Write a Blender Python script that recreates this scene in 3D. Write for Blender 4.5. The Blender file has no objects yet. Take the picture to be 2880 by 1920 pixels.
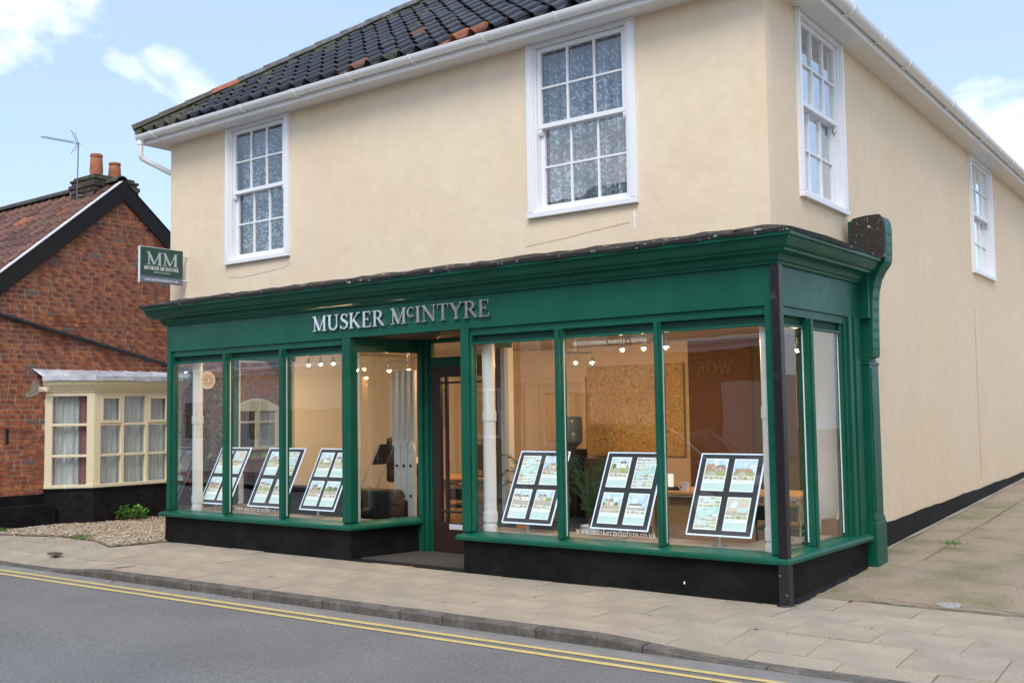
import bpy, bmesh, math, random
from mathutils import Vector, Matrix
random.seed(7)
R = random.Random(11)
rad = math.radians
scn = bpy.context.scene
col = scn.collection

# ------------------------------------------------------------------ camera
cam_d = bpy.data.cameras.new("camera")
cam = bpy.data.objects.new("camera", cam_d); col.objects.link(cam)
YAW, PITCH, ROLL = 0.6546, 0.0668, -0.0151
fwd = Vector((-math.sin(YAW)*math.cos(PITCH), math.cos(YAW)*math.cos(PITCH), math.sin(PITCH)))
rt = fwd.cross(Vector((0, 0, 1))).normalized(); up = rt.cross(fwd)
cr, sr = math.cos(ROLL), math.sin(ROLL)
rt2 = rt*cr + up*sr; up2 = up*cr - rt*sr
M = Matrix((rt2, up2, -fwd)).transposed().to_4x4()
M.translation = Vector((3.5967, -8.298, 1.6))
cam.matrix_world = M
cam_d.sensor_width = 36.0
cam_d.lens = 2988.13/2880*36.0
cam_d.clip_start = 0.1; cam_d.clip_end = 2000
scn.camera = cam

# ------------------------------------------------------------------ sky and sun
SUN_EL, SUN_AZ = 50.0, 153.0          # azimuth measured clockwise from +Y
world = bpy.data.worlds.new("World"); scn.world = world
world.use_nodes = True
wn, wl = world.node_tree.nodes, world.node_tree.links
wn.clear()
out = wn.new("ShaderNodeOutputWorld"); bg = wn.new("ShaderNodeBackground")
sky = wn.new("ShaderNodeTexSky"); sky.sky_type = 'NISHITA'; sky.sun_disc = False
sky.sun_elevation = rad(SUN_EL); sky.sun_rotation = rad(SUN_AZ)
sky.air_density = 1.0; sky.dust_density = 1.5; sky.ozone_density = 1.0
geo = wn.new("ShaderNodeTexCoord")
sep = wn.new("ShaderNodeSeparateXYZ"); wl.new(geo.outputs['Generated'], sep.inputs[0])
mp = wn.new("ShaderNodeMapping"); mp.inputs['Scale'].default_value = (1.0, 1.0, 2.0); mp.inputs['Location'].default_value = (7.6946, 5.9206, 5.5197)
wl.new(geo.outputs['Generated'], mp.inputs[0])
n1 = wn.new("ShaderNodeTexNoise"); n1.inputs['Scale'].default_value = 4.2; n1.inputs['Detail'].default_value = 9; n1.inputs['Roughness'].default_value = .52
n1.inputs['Distortion'].default_value = .25
wl.new(mp.outputs[0], n1.inputs['Vector'])
rmp = wn.new("ShaderNodeValToRGB"); rmp.color_ramp.elements[0].position = .54; rmp.color_ramp.elements[1].position = .70
rmp.color_ramp.elements[0].color = (0, 0, 0, 1); rmp.color_ramp.elements[1].color = (1, 1, 1, 1)
wl.new(n1.outputs['Fac'], rmp.inputs[0])
# thin high veil that pales the blue everywhere
veil = wn.new("ShaderNodeMix"); veil.data_type = 'RGBA'; veil.inputs[0].default_value = .50
wl.new(sky.outputs[0], veil.inputs[6]); veil.inputs[7].default_value = (3.9, 5.0, 7.1, 1)
cl = wn.new("ShaderNodeMix"); cl.data_type = 'RGBA'
wl.new(rmp.outputs[0], cl.inputs[0]); wl.new(veil.outputs[2], cl.inputs[6]); cl.inputs[7].default_value = (9.4, 9.4, 9.6, 1)
wl.new(cl.outputs[2], bg.inputs['Color']); bg.inputs['Strength'].default_value = 0.112
wl.new(bg.outputs[0], out.inputs[0])
sun_d = bpy.data.lights.new("sun", 'SUN'); sun_d.energy = 1.35; sun_d.angle = rad(30); sun_d.color = (1, .95, .87)
sun = bpy.data.objects.new("sun", sun_d); col.objects.link(sun)
az = rad(SUN_AZ); sd = Vector((math.sin(az)*math.cos(rad(SUN_EL)), math.cos(az)*math.cos(rad(SUN_EL)), math.sin(rad(SUN_EL))))
sun.rotation_euler = sd.to_track_quat('Z', 'Y').to_euler()
sun.location = (0, -6, 12)
scn.view_settings.view_transform = 'Standard'; scn.view_settings.look = 'None'
scn.view_settings.exposure = 0.85; scn.view_settings.gamma = 1.0; scn.view_settings.use_curve_mapping = False
scn.cycles.transparent_max_bounces = 24; scn.cycles.max_bounces = 9; scn.cycles.diffuse_bounces = 4
scn.cycles.glossy_bounces = 4; scn.cycles.use_denoising = True

# ------------------------------------------------------------------ helpers
class MB:
    """collects faces for one mesh"""
    def __init__(s): s.v = []; s.f = []; s.m = []
    def add(s, vs, fs, m=0):
        b = len(s.v); s.v += [tuple(p) for p in vs]
        for f in fs: s.f.append(tuple(b+i for i in f)); s.m.append(m)
    def box(s, x0, x1, y0, y1, z0, z1, m=0):
        s.add([(x0,y0,z0),(x1,y0,z0),(x1,y1,z0),(x0,y1,z0),(x0,y0,z1),(x1,y0,z1),(x1,y1,z1),(x0,y1,z1)],
              [(0,3,2,1),(4,5,6,7),(0,1,5,4),(1,2,6,5),(2,3,7,6),(3,0,4,7)], m); return s
    def fbox(s, F, u0, u1, d0, d1, z0, z1, m=0):
        P = F.P
        s.add([P(u0,d0,z0),P(u1,d0,z0),P(u1,d1,z0),P(u0,d1,z0),P(u0,d0,z1),P(u1,d0,z1),P(u1,d1,z1),P(u0,d1,z1)],
              [(0,3,2,1),(4,5,6,7),(0,1,5,4),(1,2,6,5),(2,3,7,6),(3,0,4,7)], m); return s
    def quad(s, a, b, c, d, m=0): s.add([a,b,c,d], [(0,1,2,3)], m); return s
    def prism(s, pts, vec, m=0):
        n = len(pts); v = Vector(vec); p2 = [tuple(Vector(p)+v) for p in pts]
        s.add(list(pts)+p2, [tuple(range(n))[::-1], tuple(range(n, 2*n))]+[(i,(i+1)%n,n+(i+1)%n,n+i) for i in range(n)], m); return s
    def tube(s, pts, r, n=8, m=0, cap=True):
        pts = [Vector(p) for p in pts]; rings = []; k = len(pts)
        rs = r if isinstance(r, (list, tuple)) else [r]*k
        ref = None
        for i, p in enumerate(pts):
            t = (pts[min(i+1,k-1)]-pts[max(i-1,0)]).normalized()
            if ref is None: ref = Vector((0,0,1)) if abs(t.z) < .9 else Vector((1,0,0))
            a = t.cross(ref).normalized(); b = t.cross(a).normalized()
            rings.append([p+(a*math.cos(2*math.pi*j/n)+b*math.sin(2*math.pi*j/n))*rs[i] for j in range(n)])
        vs = [q for rg in rings for q in rg]; fs = []
        for i in range(k-1):
            for j in range(n): fs.append((i*n+j, i*n+(j+1)%n, (i+1)*n+(j+1)%n, (i+1)*n+j))
        if cap: fs += [tuple(range(n))[::-1], tuple((k-1)*n+j for j in range(n))]
        s.add(vs, fs, m); return s
    def lathe(s, prof, c, n=16, m=0):
        c = Vector(c); vs = []; fs = []; k = len(prof)
        for r, z in prof: vs += [c+Vector((r*math.cos(2*math.pi*j/n), r*math.sin(2*math.pi*j/n), z)) for j in range(n)]
        for i in range(k-1):
            for j in range(n): fs.append((i*n+j, i*n+(j+1)%n, (i+1)*n+(j+1)%n, (i+1)*n+j))
        fs += [tuple(range(n))[::-1], tuple((k-1)*n+j for j in range(n))]
        s.add(vs, fs, m); return s
    def sweep(s, path, prof, m=0):
        """prof = [(outward, z)] closed polygon swept with mitres along plan path; outward = right of travel"""
        k = len(path); n = len(prof); P = [Vector((p[0],p[1])) for p in path]; nr = []
        for i in range(k-1):
            d = (P[i+1]-P[i]).normalized(); nr.append(Vector((d.y,-d.x)))
        vs = []
        for i in range(k):
            if i == 0: o = nr[0]
            elif i == k-1: o = nr[-1]
            else:
                a, b = nr[i-1], nr[i]; o = (a+b)/(1+a.dot(b))
            for d, z in prof: vs.append((P[i].x+o.x*d, P[i].y+o.y*d, z))
        fs = [tuple(range(n))[::-1], tuple((k-1)*n+j for j in range(n))]
        for i in range(k-1):
            for j in range(n): fs.append((i*n+j, i*n+(j+1)%n, (i+1)*n+(j+1)%n, (i+1)*n+j))
        s.add(vs, fs, m); return s

class Fr:
    """a wall line in plan: u along it, d outward (right of travel), z up"""
    def __init__(s, p0, p1):
        s.o = Vector((p0[0],p0[1],0)); d = Vector((p1[0]-p0[0],p1[1]-p0[1],0)); s.L = d.length; s.t = d.normalized(); s.n = Vector((s.t.y,-s.t.x,0))
    def P(s, u, d, z): q = s.o+s.t*u+s.n*d; return (q.x, q.y, z)

def mesh_of(name, mb, mats, org=(0,0,0), smooth=False, recalc=True):
    me = bpy.data.meshes.new(name)
    o = Vector(org)
    me.from_pydata([tuple(Vector(p)-o) for p in mb.v], [], mb.f)
    for mt in (mats if isinstance(mats, (list,tuple)) else [mats]): me.materials.append(mt)
    me.polygons.foreach_set('material_index', mb.m)
    if recalc:
        bm = bmesh.new(); bm.from_mesh(me); bmesh.ops.recalc_face_normals(bm, faces=bm.faces); bm.to_mesh(me); bm.free()
    if smooth:
        me.polygons.foreach_set('use_smooth', [True]*len(me.polygons))
        try: me.set_sharp_from_angle(angle=rad(40))
        except Exception: pass
    me.update(); return me
def wloc(o):
    v = Vector((0,0,0))
    while o is not None: v = v+Vector(o.location); o = o.parent
    return v
def obj(name, mb, mats, parent=None, smooth=False, bevel=0, loc=None, label=None, kind=None):
    org = Vector(loc) if loc is not None else (wloc(parent) if parent else Vector((0,0,0)))
    ob = bpy.data.objects.new(name, mesh_of(name, mb, mats, org, smooth)); col.objects.link(ob)
    if parent: ob.parent = parent; ob.location = org-wloc(parent)
    else: ob.location = org
    if bevel:
        b = ob.modifiers.new('bevel', 'BEVEL'); b.width = bevel; b.segments = 2; b.limit_method = 'ANGLE'; b.angle_limit = rad(40)
    if label: ob['label'] = label
    if kind: ob['kind'] = kind
    return ob
def thing(name, label, cat, loc, group=None):
    o = bpy.data.objects.new(name, None); o.empty_display_size = .2; col.objects.link(o); o.location = loc
    o['label'] = label; o['category'] = cat
    if group: o['group'] = group
    return o
def tag(o, label, cat, group=None):
    o['label'] = label; o['category'] = cat
    if group: o['group'] = group
    return o
def inst(name, me, parent, loc, rot=(0,0,0), scale=(1,1,1)):
    o = bpy.data.objects.new(name, me); col.objects.link(o); o.parent = parent
    o.location = Vector(loc)-wloc(parent); o.rotation_euler = rot; o.scale = scale; return o

def mat(name, c, rough=.6, metal=0.0, c2=None, nscale=3.0, nlo=.4, nhi=.6, var=.12, vscale=25.0, bump=0.0, bscale=80.0, spec=.5, rnd=0.0, emit=0.0, stretch=(1,1,1), coat=0.0, rvar=0.0):
    m = bpy.data.materials.new(name); m.use_nodes = True
    N, L = m.node_tree.nodes, m.node_tree.links
    b = N['Principled BSDF']; b.inputs['Roughness'].default_value = rough; b.inputs['Metallic'].default_value = metal
    b.inputs['Specular IOR Level'].default_value = spec
    b.inputs['Coat Weight'].default_value = coat
    tc = N.new('ShaderNodeTexCoord'); mpn = N.new('ShaderNodeMapping'); mpn.inputs['Scale'].default_value = stretch
    L.new(tc.outputs['Object'], mpn.inputs[0]); vec = mpn.outputs[0]
    def mixc(fac, a, bb, mode='MIX'):
        x = N.new('ShaderNodeMix'); x.data_type = 'RGBA'; x.blend_type = mode
        if isinstance(fac, float): x.inputs[0].default_value = fac
        else: L.new(fac, x.inputs[0])
        for i, q in ((6,a),(7,bb)):
            if isinstance(q, tuple): x.inputs[i].default_value = (*q[:3],1)
            else: L.new(q, x.inputs[i])
        return x.outputs[2]
    def noise(sc, det=5, ro=.55, dist=0.0):
        n = N.new('ShaderNodeTexNoise'); n.inputs['Scale'].default_value = sc; n.inputs['Detail'].default_value = det; n.inputs['Roughness'].default_value = ro
        n.inputs['Distortion'].default_value = dist
        L.new(vec, n.inputs['Vector']); return n.outputs['Fac']
    def ramp(f, lo, hi, a=(0,0,0), bb=(1,1,1)):
        r = N.new('ShaderNodeValToRGB'); r.color_ramp.elements[0].position = lo; r.color_ramp.elements[1].position = hi
        r.color_ramp.elements[0].color = (*a,1); r.color_ramp.elements[1].color = (*bb,1); L.new(f, r.inputs[0]); return r.outputs[0]
    cc = tuple(c)
    if c2 is not None: cc = mixc(ramp(noise(nscale), nlo, nhi), cc, tuple(c2))
    if var: cc = mixc(1.0, cc, ramp(noise(vscale, 6, .65), .25, .75, (1-var,)*3, (1+var,)*3), 'MULTIPLY')
    if rnd:
        oi = N.new('ShaderNodeObjectInfo')
        cc = mixc(1.0, cc, ramp(oi.outputs['Random'], 0.0, 1.0, (1-rnd,)*3, (1+rnd,)*3), 'MULTIPLY')
    if isinstance(cc, tuple): b.inputs['Base Color'].default_value = (*cc[:3],1)
    else: L.new(cc, b.inputs['Base Color'])
    if emit:
        if isinstance(cc, tuple): b.inputs['Emission Color'].default_value = (*cc[:3],1)
        else: L.new(cc, b.inputs['Emission Color'])
        b.inputs['Emission Strength'].default_value = emit
    if rvar:
        L.new(ramp(noise(vscale*.6), .3, .7, (rough-rvar,)*3, (rough+rvar,)*3), b.inputs['Roughness'])
    if bump:
        bp = N.new('ShaderNodeBump'); bp.inputs['Strength'].default_value = bump; bp.inputs['Distance'].default_value = .01
        L.new(noise(bscale, 4, .6), bp.inputs['Height']); L.new(bp.outputs[0], b.inputs['Normal'])
    m['_h'] = 1
    return m
def glass_mat(name, tint=(.95,.97,.96), gain=1.8, rough=0.0):
    m = bpy.data.materials.new(name); m.use_nodes = True
    N, L = m.node_tree.nodes, m.node_tree.links; N.clear()
    o = N.new('ShaderNodeOutputMaterial'); mx = N.new('ShaderNodeMixShader'); tr = N.new('ShaderNodeBsdfTransparent'); gl = N.new('ShaderNodeBsdfGlossy')
    tr.inputs[0].default_value = (*tint,1); gl.inputs['Roughness'].default_value = rough; gl.inputs['Color'].default_value = (1,1,1,1)
    fr = N.new('ShaderNodeFresnel'); fr.inputs[0].default_value = 1.5
    ge = N.new('ShaderNodeNewGeometry'); sb = N.new('ShaderNodeMath'); sb.operation = 'SUBTRACT'; sb.inputs[0].default_value = gain; 
    ml0 = N.new('ShaderNodeMath'); ml0.operation = 'MULTIPLY'; ml0.inputs[1].default_value = gain; L.new(ge.outputs['Backfacing'], ml0.inputs[0])
    L.new(ml0.outputs[0], sb.inputs[1])
    ml = N.new('ShaderNodeMath'); ml.operation = 'MULTIPLY'; ml.use_clamp = True; L.new(fr.outputs[0], ml.inputs[0]); L.new(sb.outputs[0], ml.inputs[1])
    # slight waviness of old float glass
    tc = N.new('ShaderNodeTexCoord'); nz = N.new('ShaderNodeTexNoise'); nz.inputs['Scale'].default_value = 1.6; L.new(tc.outputs['Object'], nz.inputs['Vector'])
    bp = N.new('ShaderNodeBump'); bp.inputs['Strength'].default_value = .05; bp.inputs['Distance'].default_value = .02; L.new(nz.outputs['Fac'], bp.inputs['Height'])
    L.new(bp.outputs[0], gl.inputs['Normal'])
    L.new(ml.outputs[0], mx.inputs[0]); L.new(tr.outputs[0], mx.inputs[1]); L.new(gl.outputs[0], mx.inputs[2]); L.new(mx.outputs[0], o.inputs[0])
    return m
def emit_mat(name, c, s):
    m = bpy.data.materials.new(name); m.use_nodes = True
    b = m.node_tree.nodes['Principled BSDF']; b.inputs['Base Color'].default_value = (*c,1)
    b.inputs['Emission Color'].default_value = (*c,1); b.inputs['Emission Strength'].default_value = s; return m

# ------------------------------------------------------------------ materials
def render_mat(name, base, pale, grime):
    """painted render: patchy coats, fine trowel relief, faint run-down streaks and stains"""
    m = mat(name, base, .82, c2=pale, nscale=.7, nlo=.35, nhi=.68, var=.05, vscale=6, bump=.34, bscale=11, spec=.25)
    N, L = m.node_tree.nodes, m.node_tree.links; b = N['Principled BSDF']
    src = b.inputs['Base Color'].links[0].from_socket
    tc = N.new('ShaderNodeTexCoord'); mp = N.new('ShaderNodeMapping'); mp.inputs['Scale'].default_value = (2.6,2.6,.35); L.new(tc.outputs['Object'], mp.inputs[0])
    n = N.new('ShaderNodeTexNoise'); n.inputs['Scale'].default_value = 2.2; n.inputs['Detail'].default_value = 8; n.inputs['Roughness'].default_value = .6; L.new(mp.outputs[0], n.inputs['Vector'])
    r = N.new('ShaderNodeValToRGB'); r.color_ramp.elements[0].position = .48; r.color_ramp.elements[1].position = .78; L.new(n.outputs['Fac'], r.inputs[0])
    x = N.new('ShaderNodeMix'); x.data_type = 'RGBA'
    k = N.new('ShaderNodeMath'); k.operation = 'MULTIPLY'; k.inputs[1].default_value = .13; L.new(r.outputs[0], k.inputs[0]); L.new(k.outputs[0], x.inputs[0])
    L.new(src, x.inputs[6]); x.inputs[7].default_value = (*grime,1); L.new(x.outputs[2], b.inputs['Base Color'])
    return m
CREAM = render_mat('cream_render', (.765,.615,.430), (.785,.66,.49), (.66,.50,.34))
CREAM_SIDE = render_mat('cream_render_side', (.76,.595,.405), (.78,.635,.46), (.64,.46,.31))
WHITE = mat('white_paint', (.80,.81,.82), .35, var=.03)
UPVC = mat('white_plastic', (.82,.83,.84), .28, var=.03)
SOFF = mat('soffit_white', (.76,.76,.76), .45, var=.05, vscale=4)
GREEN = mat('green_gloss_paint', (.004,.082,.048), .38, var=.14, vscale=6, bump=.10, bscale=30, c2=(.006,.098,.060), nscale=1.2, spec=.3, rvar=.06)
GREEN_D = mat('green_mesh_paint', (.006,.066,.042), .5)
BLACK = mat('black_masonry_paint', (.006,.0055,.0065), .65, var=.5, vscale=9, bump=.5, bscale=35, c2=(.013,.012,.012), nscale=2.2, spec=.15)
BLACK_G = mat('black_gloss_paint', (.012,.011,.012), .35, var=.3, bump=.1, c2=(.05,.048,.046), nscale=9, nlo=.62, nhi=.75)
LEADB = mat('weathered_flashing', (.014,.012,.011), .75, c2=(.42,.41,.39), nscale=12, nlo=.62, nhi=.67, var=.4, bump=.9, bscale=24)
GLASS = glass_mat('shop_glass', gain=3.2)
GLASS_U = glass_mat('window_glass', (.90,.93,.95), 3.0)
CHROME = mat('polished_steel', (.92,.90,.88), .22, 1.0, var=.04, vscale=14, bump=.03, bscale=10)
STEEL = mat('brushed_steel', (.55,.56,.57), .35, 1.0)
ALU = mat('aluminium', (.74,.76,.77), .42, .25, var=.08)
DBROWN = mat('dark_stained_wood', (.030,.016,.011), .4, var=.3, stretch=(8,8,1))
WOOD = mat('orange_beech', (.66,.36,.15), .42, var=.16, vscale=5, stretch=(1,6,14))
PLASTER = mat('warm_plaster', (.70,.54,.40), .85, var=.05)
PLASTERW = mat('white_plaster', (.86,.87,.87), .85, var=.05)
CEIL = mat('ceiling_paint', (.70,.63,.53), .9, var=.03)
CARPET = mat('carpet', (.05,.045,.04), .95, var=.3, vscale=90)
BLKPL = mat('black_plastic', (.012,.012,.013), .45)
BLKLEA = mat('black_leather', (.012,.011,.011), .42, var=.2, bump=.2, bscale=50)
ACRY = emit_mat('lit_acrylic_edge', (.66,.78,1.0), .45)
BACKG = mat('panel_backing', (.055,.057,.065), .3, var=.05)
TILEB = mat('black_glazed_tile', (.008,.008,.009), .20, rnd=.4, c2=(.022,.020,.019), nscale=10, var=.4, vscale=30, bump=.25, bscale=30, rvar=.10, spec=.42)
TILEG = mat('mossy_dark_tile', (.030,.026,.021), .65, rnd=.4, c2=(.060,.056,.032), nscale=16, var=.4, bump=.5, bscale=50)
TILEO = mat('orange_clay_tile', (.27,.085,.035), .7, rnd=.25, c2=(.12,.06,.035), nscale=9, nlo=.55, nhi=.75, var=.3, bump=.3)
TILER = mat('brown_red_tile', (.150,.066,.045), .75, rnd=.45, c2=(.09,.05,.04), nscale=10, nlo=.45, nhi=.7, var=.3, bump=.3)
HIPG = mat('grey_hip_tile', (.115,.115,.12), .6, rnd=.2, c2=(.05,.05,.045), nscale=9, var=.3, bump=.3)
BEDM = mat('mossy_bedding_mortar', (.10,.095,.06), .95, c2=(.045,.05,.02), nscale=12, var=.4, bump=.8, bscale=30)
DECK = mat('roof_felt', (.012,.011,.010), .9)
BR = [mat('brick_red', (.38,.115,.055), .85, c2=(.17,.05,.03), nscale=8, var=.25, bump=.5, bscale=70),
      mat('brick_orange', (.46,.160,.066), .85, c2=(.24,.07,.03), nscale=8, var=.25, bump=.5, bscale=70),
      mat('brick_brown', (.29,.10,.058), .85, c2=(.22,.065,.035), nscale=8, var=.25, bump=.5, bscale=70),
      mat('brick_grey', (.17,.115,.09), .85, var=.3, bump=.5, bscale=70)]
MORT = mat('lime_mortar', (.64,.52,.38), .95, c2=(.34,.19,.125), nscale=1.1, nlo=.50, nhi=.60, var=.25, vscale=14, bump=.5, bscale=90)
BAYC = mat('cream_gloss_paint', (.74,.66,.45), .38, var=.05)
LEAD = mat('lead_sheet', (.46,.49,.54), .45, .2, c2=(.66,.69,.74), nscale=5, var=.15, bump=.2, bscale=12)
TERR = mat('terracotta', (.42,.14,.06), .75, c2=(.30,.11,.06), nscale=10, var=.18, bump=.2)
def lace(name, a, b, sc, thr):
    m = bpy.data.materials.new(name); m.use_nodes = True
    N, L = m.node_tree.nodes, m.node_tree.links; bs = N['Principled BSDF']; bs.inputs['Roughness'].default_value = .9
    tc = N.new('ShaderNodeTexCoord'); prev = None
    for ang, off in ((38,0),(-42,3.3),(5,7.1)):
        rt_ = N.new('ShaderNodeMapping'); rt_.inputs['Rotation'].default_value = (0,rad(ang),0); rt_.inputs['Location'].default_value = (off,off,off); L.new(tc.outputs['Object'], rt_.inputs[0])
        mp = N.new('ShaderNodeMapping'); mp.inputs['Scale'].default_value = (sc*1.9,sc*.1,sc*.8); L.new(rt_.outputs[0], mp.inputs[0])
        v = N.new('ShaderNodeTexVoronoi'); v.inputs['Scale'].default_value = 1; v.inputs['Randomness'].default_value = .9; L.new(mp.outputs[0], v.inputs['Vector'])
        r = N.new('ShaderNodeValToRGB'); r.color_ramp.elements[0].position = thr; r.color_ramp.elements[1].position = thr+.05
        r.color_ramp.elements[0].color = (1,1,1,1); r.color_ramp.elements[1].color = (0,0,0,1); L.new(v.outputs['Distance'], r.inputs[0])
        if prev is None: prev = r.outputs[0]
        else:
            mx = N.new('ShaderNodeMath'); mx.operation = 'MAXIMUM'; L.new(prev, mx.inputs[0]); L.new(r.outputs[0], mx.inputs[1]); prev = mx.outputs[0]
    nz = N.new('ShaderNodeTexNoise'); nz.inputs['Scale'].default_value = 5; L.new(tc.outputs['Object'], nz.inputs['Vector'])
    ml = N.new('ShaderNodeMath'); ml.operation = 'MULTIPLY'; L.new(prev, ml.inputs[0]); L.new(nz.outputs['Fac'], ml.inputs[1])
    x = N.new('ShaderNodeMix'); x.data_type = 'RGBA'; x.inputs[6].default_value = (*b,1); x.inputs[7].default_value = (*a,1)
    m2 = N.new('ShaderNodeMath'); m2.operation = 'MULTIPLY'; m2.inputs[1].default_value = 1.7; m2.use_clamp = True; L.new(ml.outputs[0], m2.inputs[0]); L.new(m2.outputs[0], x.inputs[0])
    # fold shading painted into the colour, plus cloth doubled up in the gathers
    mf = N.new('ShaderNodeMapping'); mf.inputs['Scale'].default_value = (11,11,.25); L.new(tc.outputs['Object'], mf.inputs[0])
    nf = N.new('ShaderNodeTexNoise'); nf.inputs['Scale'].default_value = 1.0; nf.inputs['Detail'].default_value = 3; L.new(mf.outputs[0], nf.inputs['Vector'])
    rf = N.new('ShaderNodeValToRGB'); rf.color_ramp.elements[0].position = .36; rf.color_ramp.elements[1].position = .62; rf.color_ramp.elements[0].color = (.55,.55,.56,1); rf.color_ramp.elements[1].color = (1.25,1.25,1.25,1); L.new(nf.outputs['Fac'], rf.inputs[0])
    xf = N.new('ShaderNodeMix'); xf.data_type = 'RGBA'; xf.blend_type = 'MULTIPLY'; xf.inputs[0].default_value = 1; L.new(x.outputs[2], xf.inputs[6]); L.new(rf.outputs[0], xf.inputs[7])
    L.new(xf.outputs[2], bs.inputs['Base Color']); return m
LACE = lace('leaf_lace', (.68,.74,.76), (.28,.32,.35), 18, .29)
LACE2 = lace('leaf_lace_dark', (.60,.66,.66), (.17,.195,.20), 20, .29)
NET = mat('net_curtain', (.66,.65,.60), .9, c2=(.86,.85,.80), nscale=6, var=.2, vscale=60, stretch=(9,9,.4))
REDC = mat('red_curtain', (.42,.20,.19), .9, var=.2, stretch=(8,8,.4))
BLIND = mat('white_curtain', (.72,.74,.76), .9, var=.08, stretch=(6,6,.4))
SLAB = mat('concrete_slab', (.385,.325,.242), .9, rnd=.06, c2=(.330,.280,.215), nscale=2.6, var=.20, vscale=62, bump=.35, bscale=120)
JOINT = mat('dirty_joint', (.19,.16,.11), .95, var=.4, c2=(.10,.10,.05), nscale=3)
KERB = mat('kerb_concrete', (.150,.132,.112), .9, rnd=.12, c2=(.095,.083,.070), nscale=6, var=.45, vscale=60, bump=.5, bscale=120)
ROAD = mat('asphalt', (.158,.154,.152), .82, c2=(.185,.181,.178), nscale=.7, var=.55, vscale=60, bump=.6, bscale=130)
CHAN = mat('gritty_channel', (.25,.24,.222), .9, c2=(.205,.195,.18), nscale=4, var=.35, vscale=120, bump=.5, bscale=190)
YEL = mat('yellow_road_paint', (.60,.47,.17), .75, c2=(.46,.37,.18), nscale=16, nlo=.5, nhi=.7, var=.22, vscale=60)
PATHM = mat('mossy_concrete', (.315,.250,.180), .92, c2=(.190,.175,.088), nscale=1.7, nlo=.44, nhi=.68, var=.62, vscale=75, bump=.7, bscale=80)
GRAVB = mat('gravel_bed', (.30,.245,.175), .95, var=.4, vscale=60, bump=.8, bscale=60)
EARTH = mat('earth', (.18,.15,.11), .95, var=.3)
PEB = [mat('pebble_tan', (.40,.31,.20), .8, var=.3), mat('pebble_pale', (.55,.49,.40), .8, var=.2), mat('pebble_brown', (.22,.15,.10), .8, var=.3)]
LEAF = mat('green_leaf', (.10,.27,.04), .5, c2=(.16,.38,.06), nscale=12, var=.25)
GRASS = mat('grass_blade', (.13,.22,.05), .6, var=.3)
PALM = mat('palm_leaf', (.045,.105,.030), .5, var=.3)
TWIG = mat('dry_vine', (.10,.065,.04), .85, var=.3)

# ------------------------------------------------------------------ ground, road, pavement
def st(o): o['kind'] = 'structure'; return o
SL = 0.024                                   # the street runs a touch off the shop front
def ky(x): return -1.72+SL*x                 # kerb face
def kz(x):                                   # kerb top: dropped at both vehicle crossings
    def s(a, b, t): t = max(0,min(1,(t-a)/(b-a))); return t*t*(3-2*t)
    full, low = -.024, -.086
    return full+(low-full)*max(s(-6.95,-7.95,x), s(-.80,.30,x))
def pz(x, y):                                # pavement surface
    yk = ky(x)+.13
    t = max(0, min(1, y/yk)) if y < 0 else 0
    if y >= 0: return .03*max(0,y-.1) if x > 0 else 0
    k = kz(x); low = (k < -.05)
    return -.016*t + (k+.016)*(max(0,(t-.45)/.55)**1.3)
g = MB(); g.box(-60,60,-60,80,-.6,-.15); st(obj('ground', g, EARTH))
rd = MB()
xs = [-60,-30,-20,-14,-11,-9,-7,-5,-3,-1,1,3,6,10,20,60]
for a, b in zip(xs, xs[1:]):
    ys = [(-2.0,-.102),(-4.6,-.062),(-7.3,-.102)]
    for (y0,z0),(y1,z1) in zip(ys, ys[1:]):
        rd.quad((a,y1+SL*a,z1),(b,y1+SL*b,z1),(b,y0+SL*b,z0),(a,y0+SL*a,z0))
road = st(obj('road', rd, ROAD, smooth=True))
ch = MB()
for a, b in zip(xs, xs[1:]): ch.quad((a,-2.0+SL*a,-.102),(b,-2.0+SL*b,-.102),(b,-1.70+SL*b,-.100),(a,-1.70+SL*a,-.100))
st(obj('road_channel', ch, CHAN))
for y0 in (-1.985, -2.142):
    yl = MB(); x = -16.0
    while x < 8:
        w = .062; j = R.uniform(-.004,.004); z = -.0975 if y0 > -2.1 else -.0950
        yl.quad((x,y0-w/2+SL*x*.82+j,z),(x+.5,y0-w/2+SL*(x+.5)*.82+j,z),(x+.5,y0+w/2+SL*(x+.5)*.82,z),(x,y0+w/2+SL*x*.82,z)); x += .5
    st(obj('yellow_line', yl, YEL))
pvb = MB()                                   # bedding that shows in the joints
for i in range(-40, 14):
    a, b = i*.5, i*.5+.5
    for y0, y1 in ((None,-1.2),(-1.2,-.6),(-.6,0),(0,.55)):
        ya = ky(a)+.06 if y0 is None else y0; yb = ky(b)+.06 if y0 is None else y0
        dz = -.008
        pvb.quad((a,ya,pz(a,ya)+dz),(b,yb,pz(b,yb)+dz),(b,y1,pz(b,y1)+dz),(a,y1,pz(a,y1)+dz))
pave = st(obj('pavement', pvb, JOINT, smooth=True))
def slab(x0, x1, y0, y1):
    g = .0018+R.random()*.0022; x0 += g; x1 -= g; y0 += g; y1 -= g
    m = MB(); t = R.uniform(-.003,.004)
    c = [(x0,y0),(x1,y0),(x1,y1),(x0,y1)]
    e = [R.uniform(-.004,.004)+t for _ in c]
    top = [(p[0]+R.uniform(-.003,.003),p[1]+R.uniform(-.003,.003),pz(*p)+q) for p, q in zip(c, e)]
    bot = [(p[0],p[1],p[2]-.05) for p in top]
    m.add(bot+top, [(0,3,2,1),(4,5,6,7),(0,1,5,4),(1,2,6,5),(2,3,7,6),(3,0,4,7)])
    cx, cy = (x0+x1)/2, (y0+y1)/2
    obj('paving_slab', m, SLAB, pave, bevel=.004, loc=(cx,cy,0))
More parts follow.
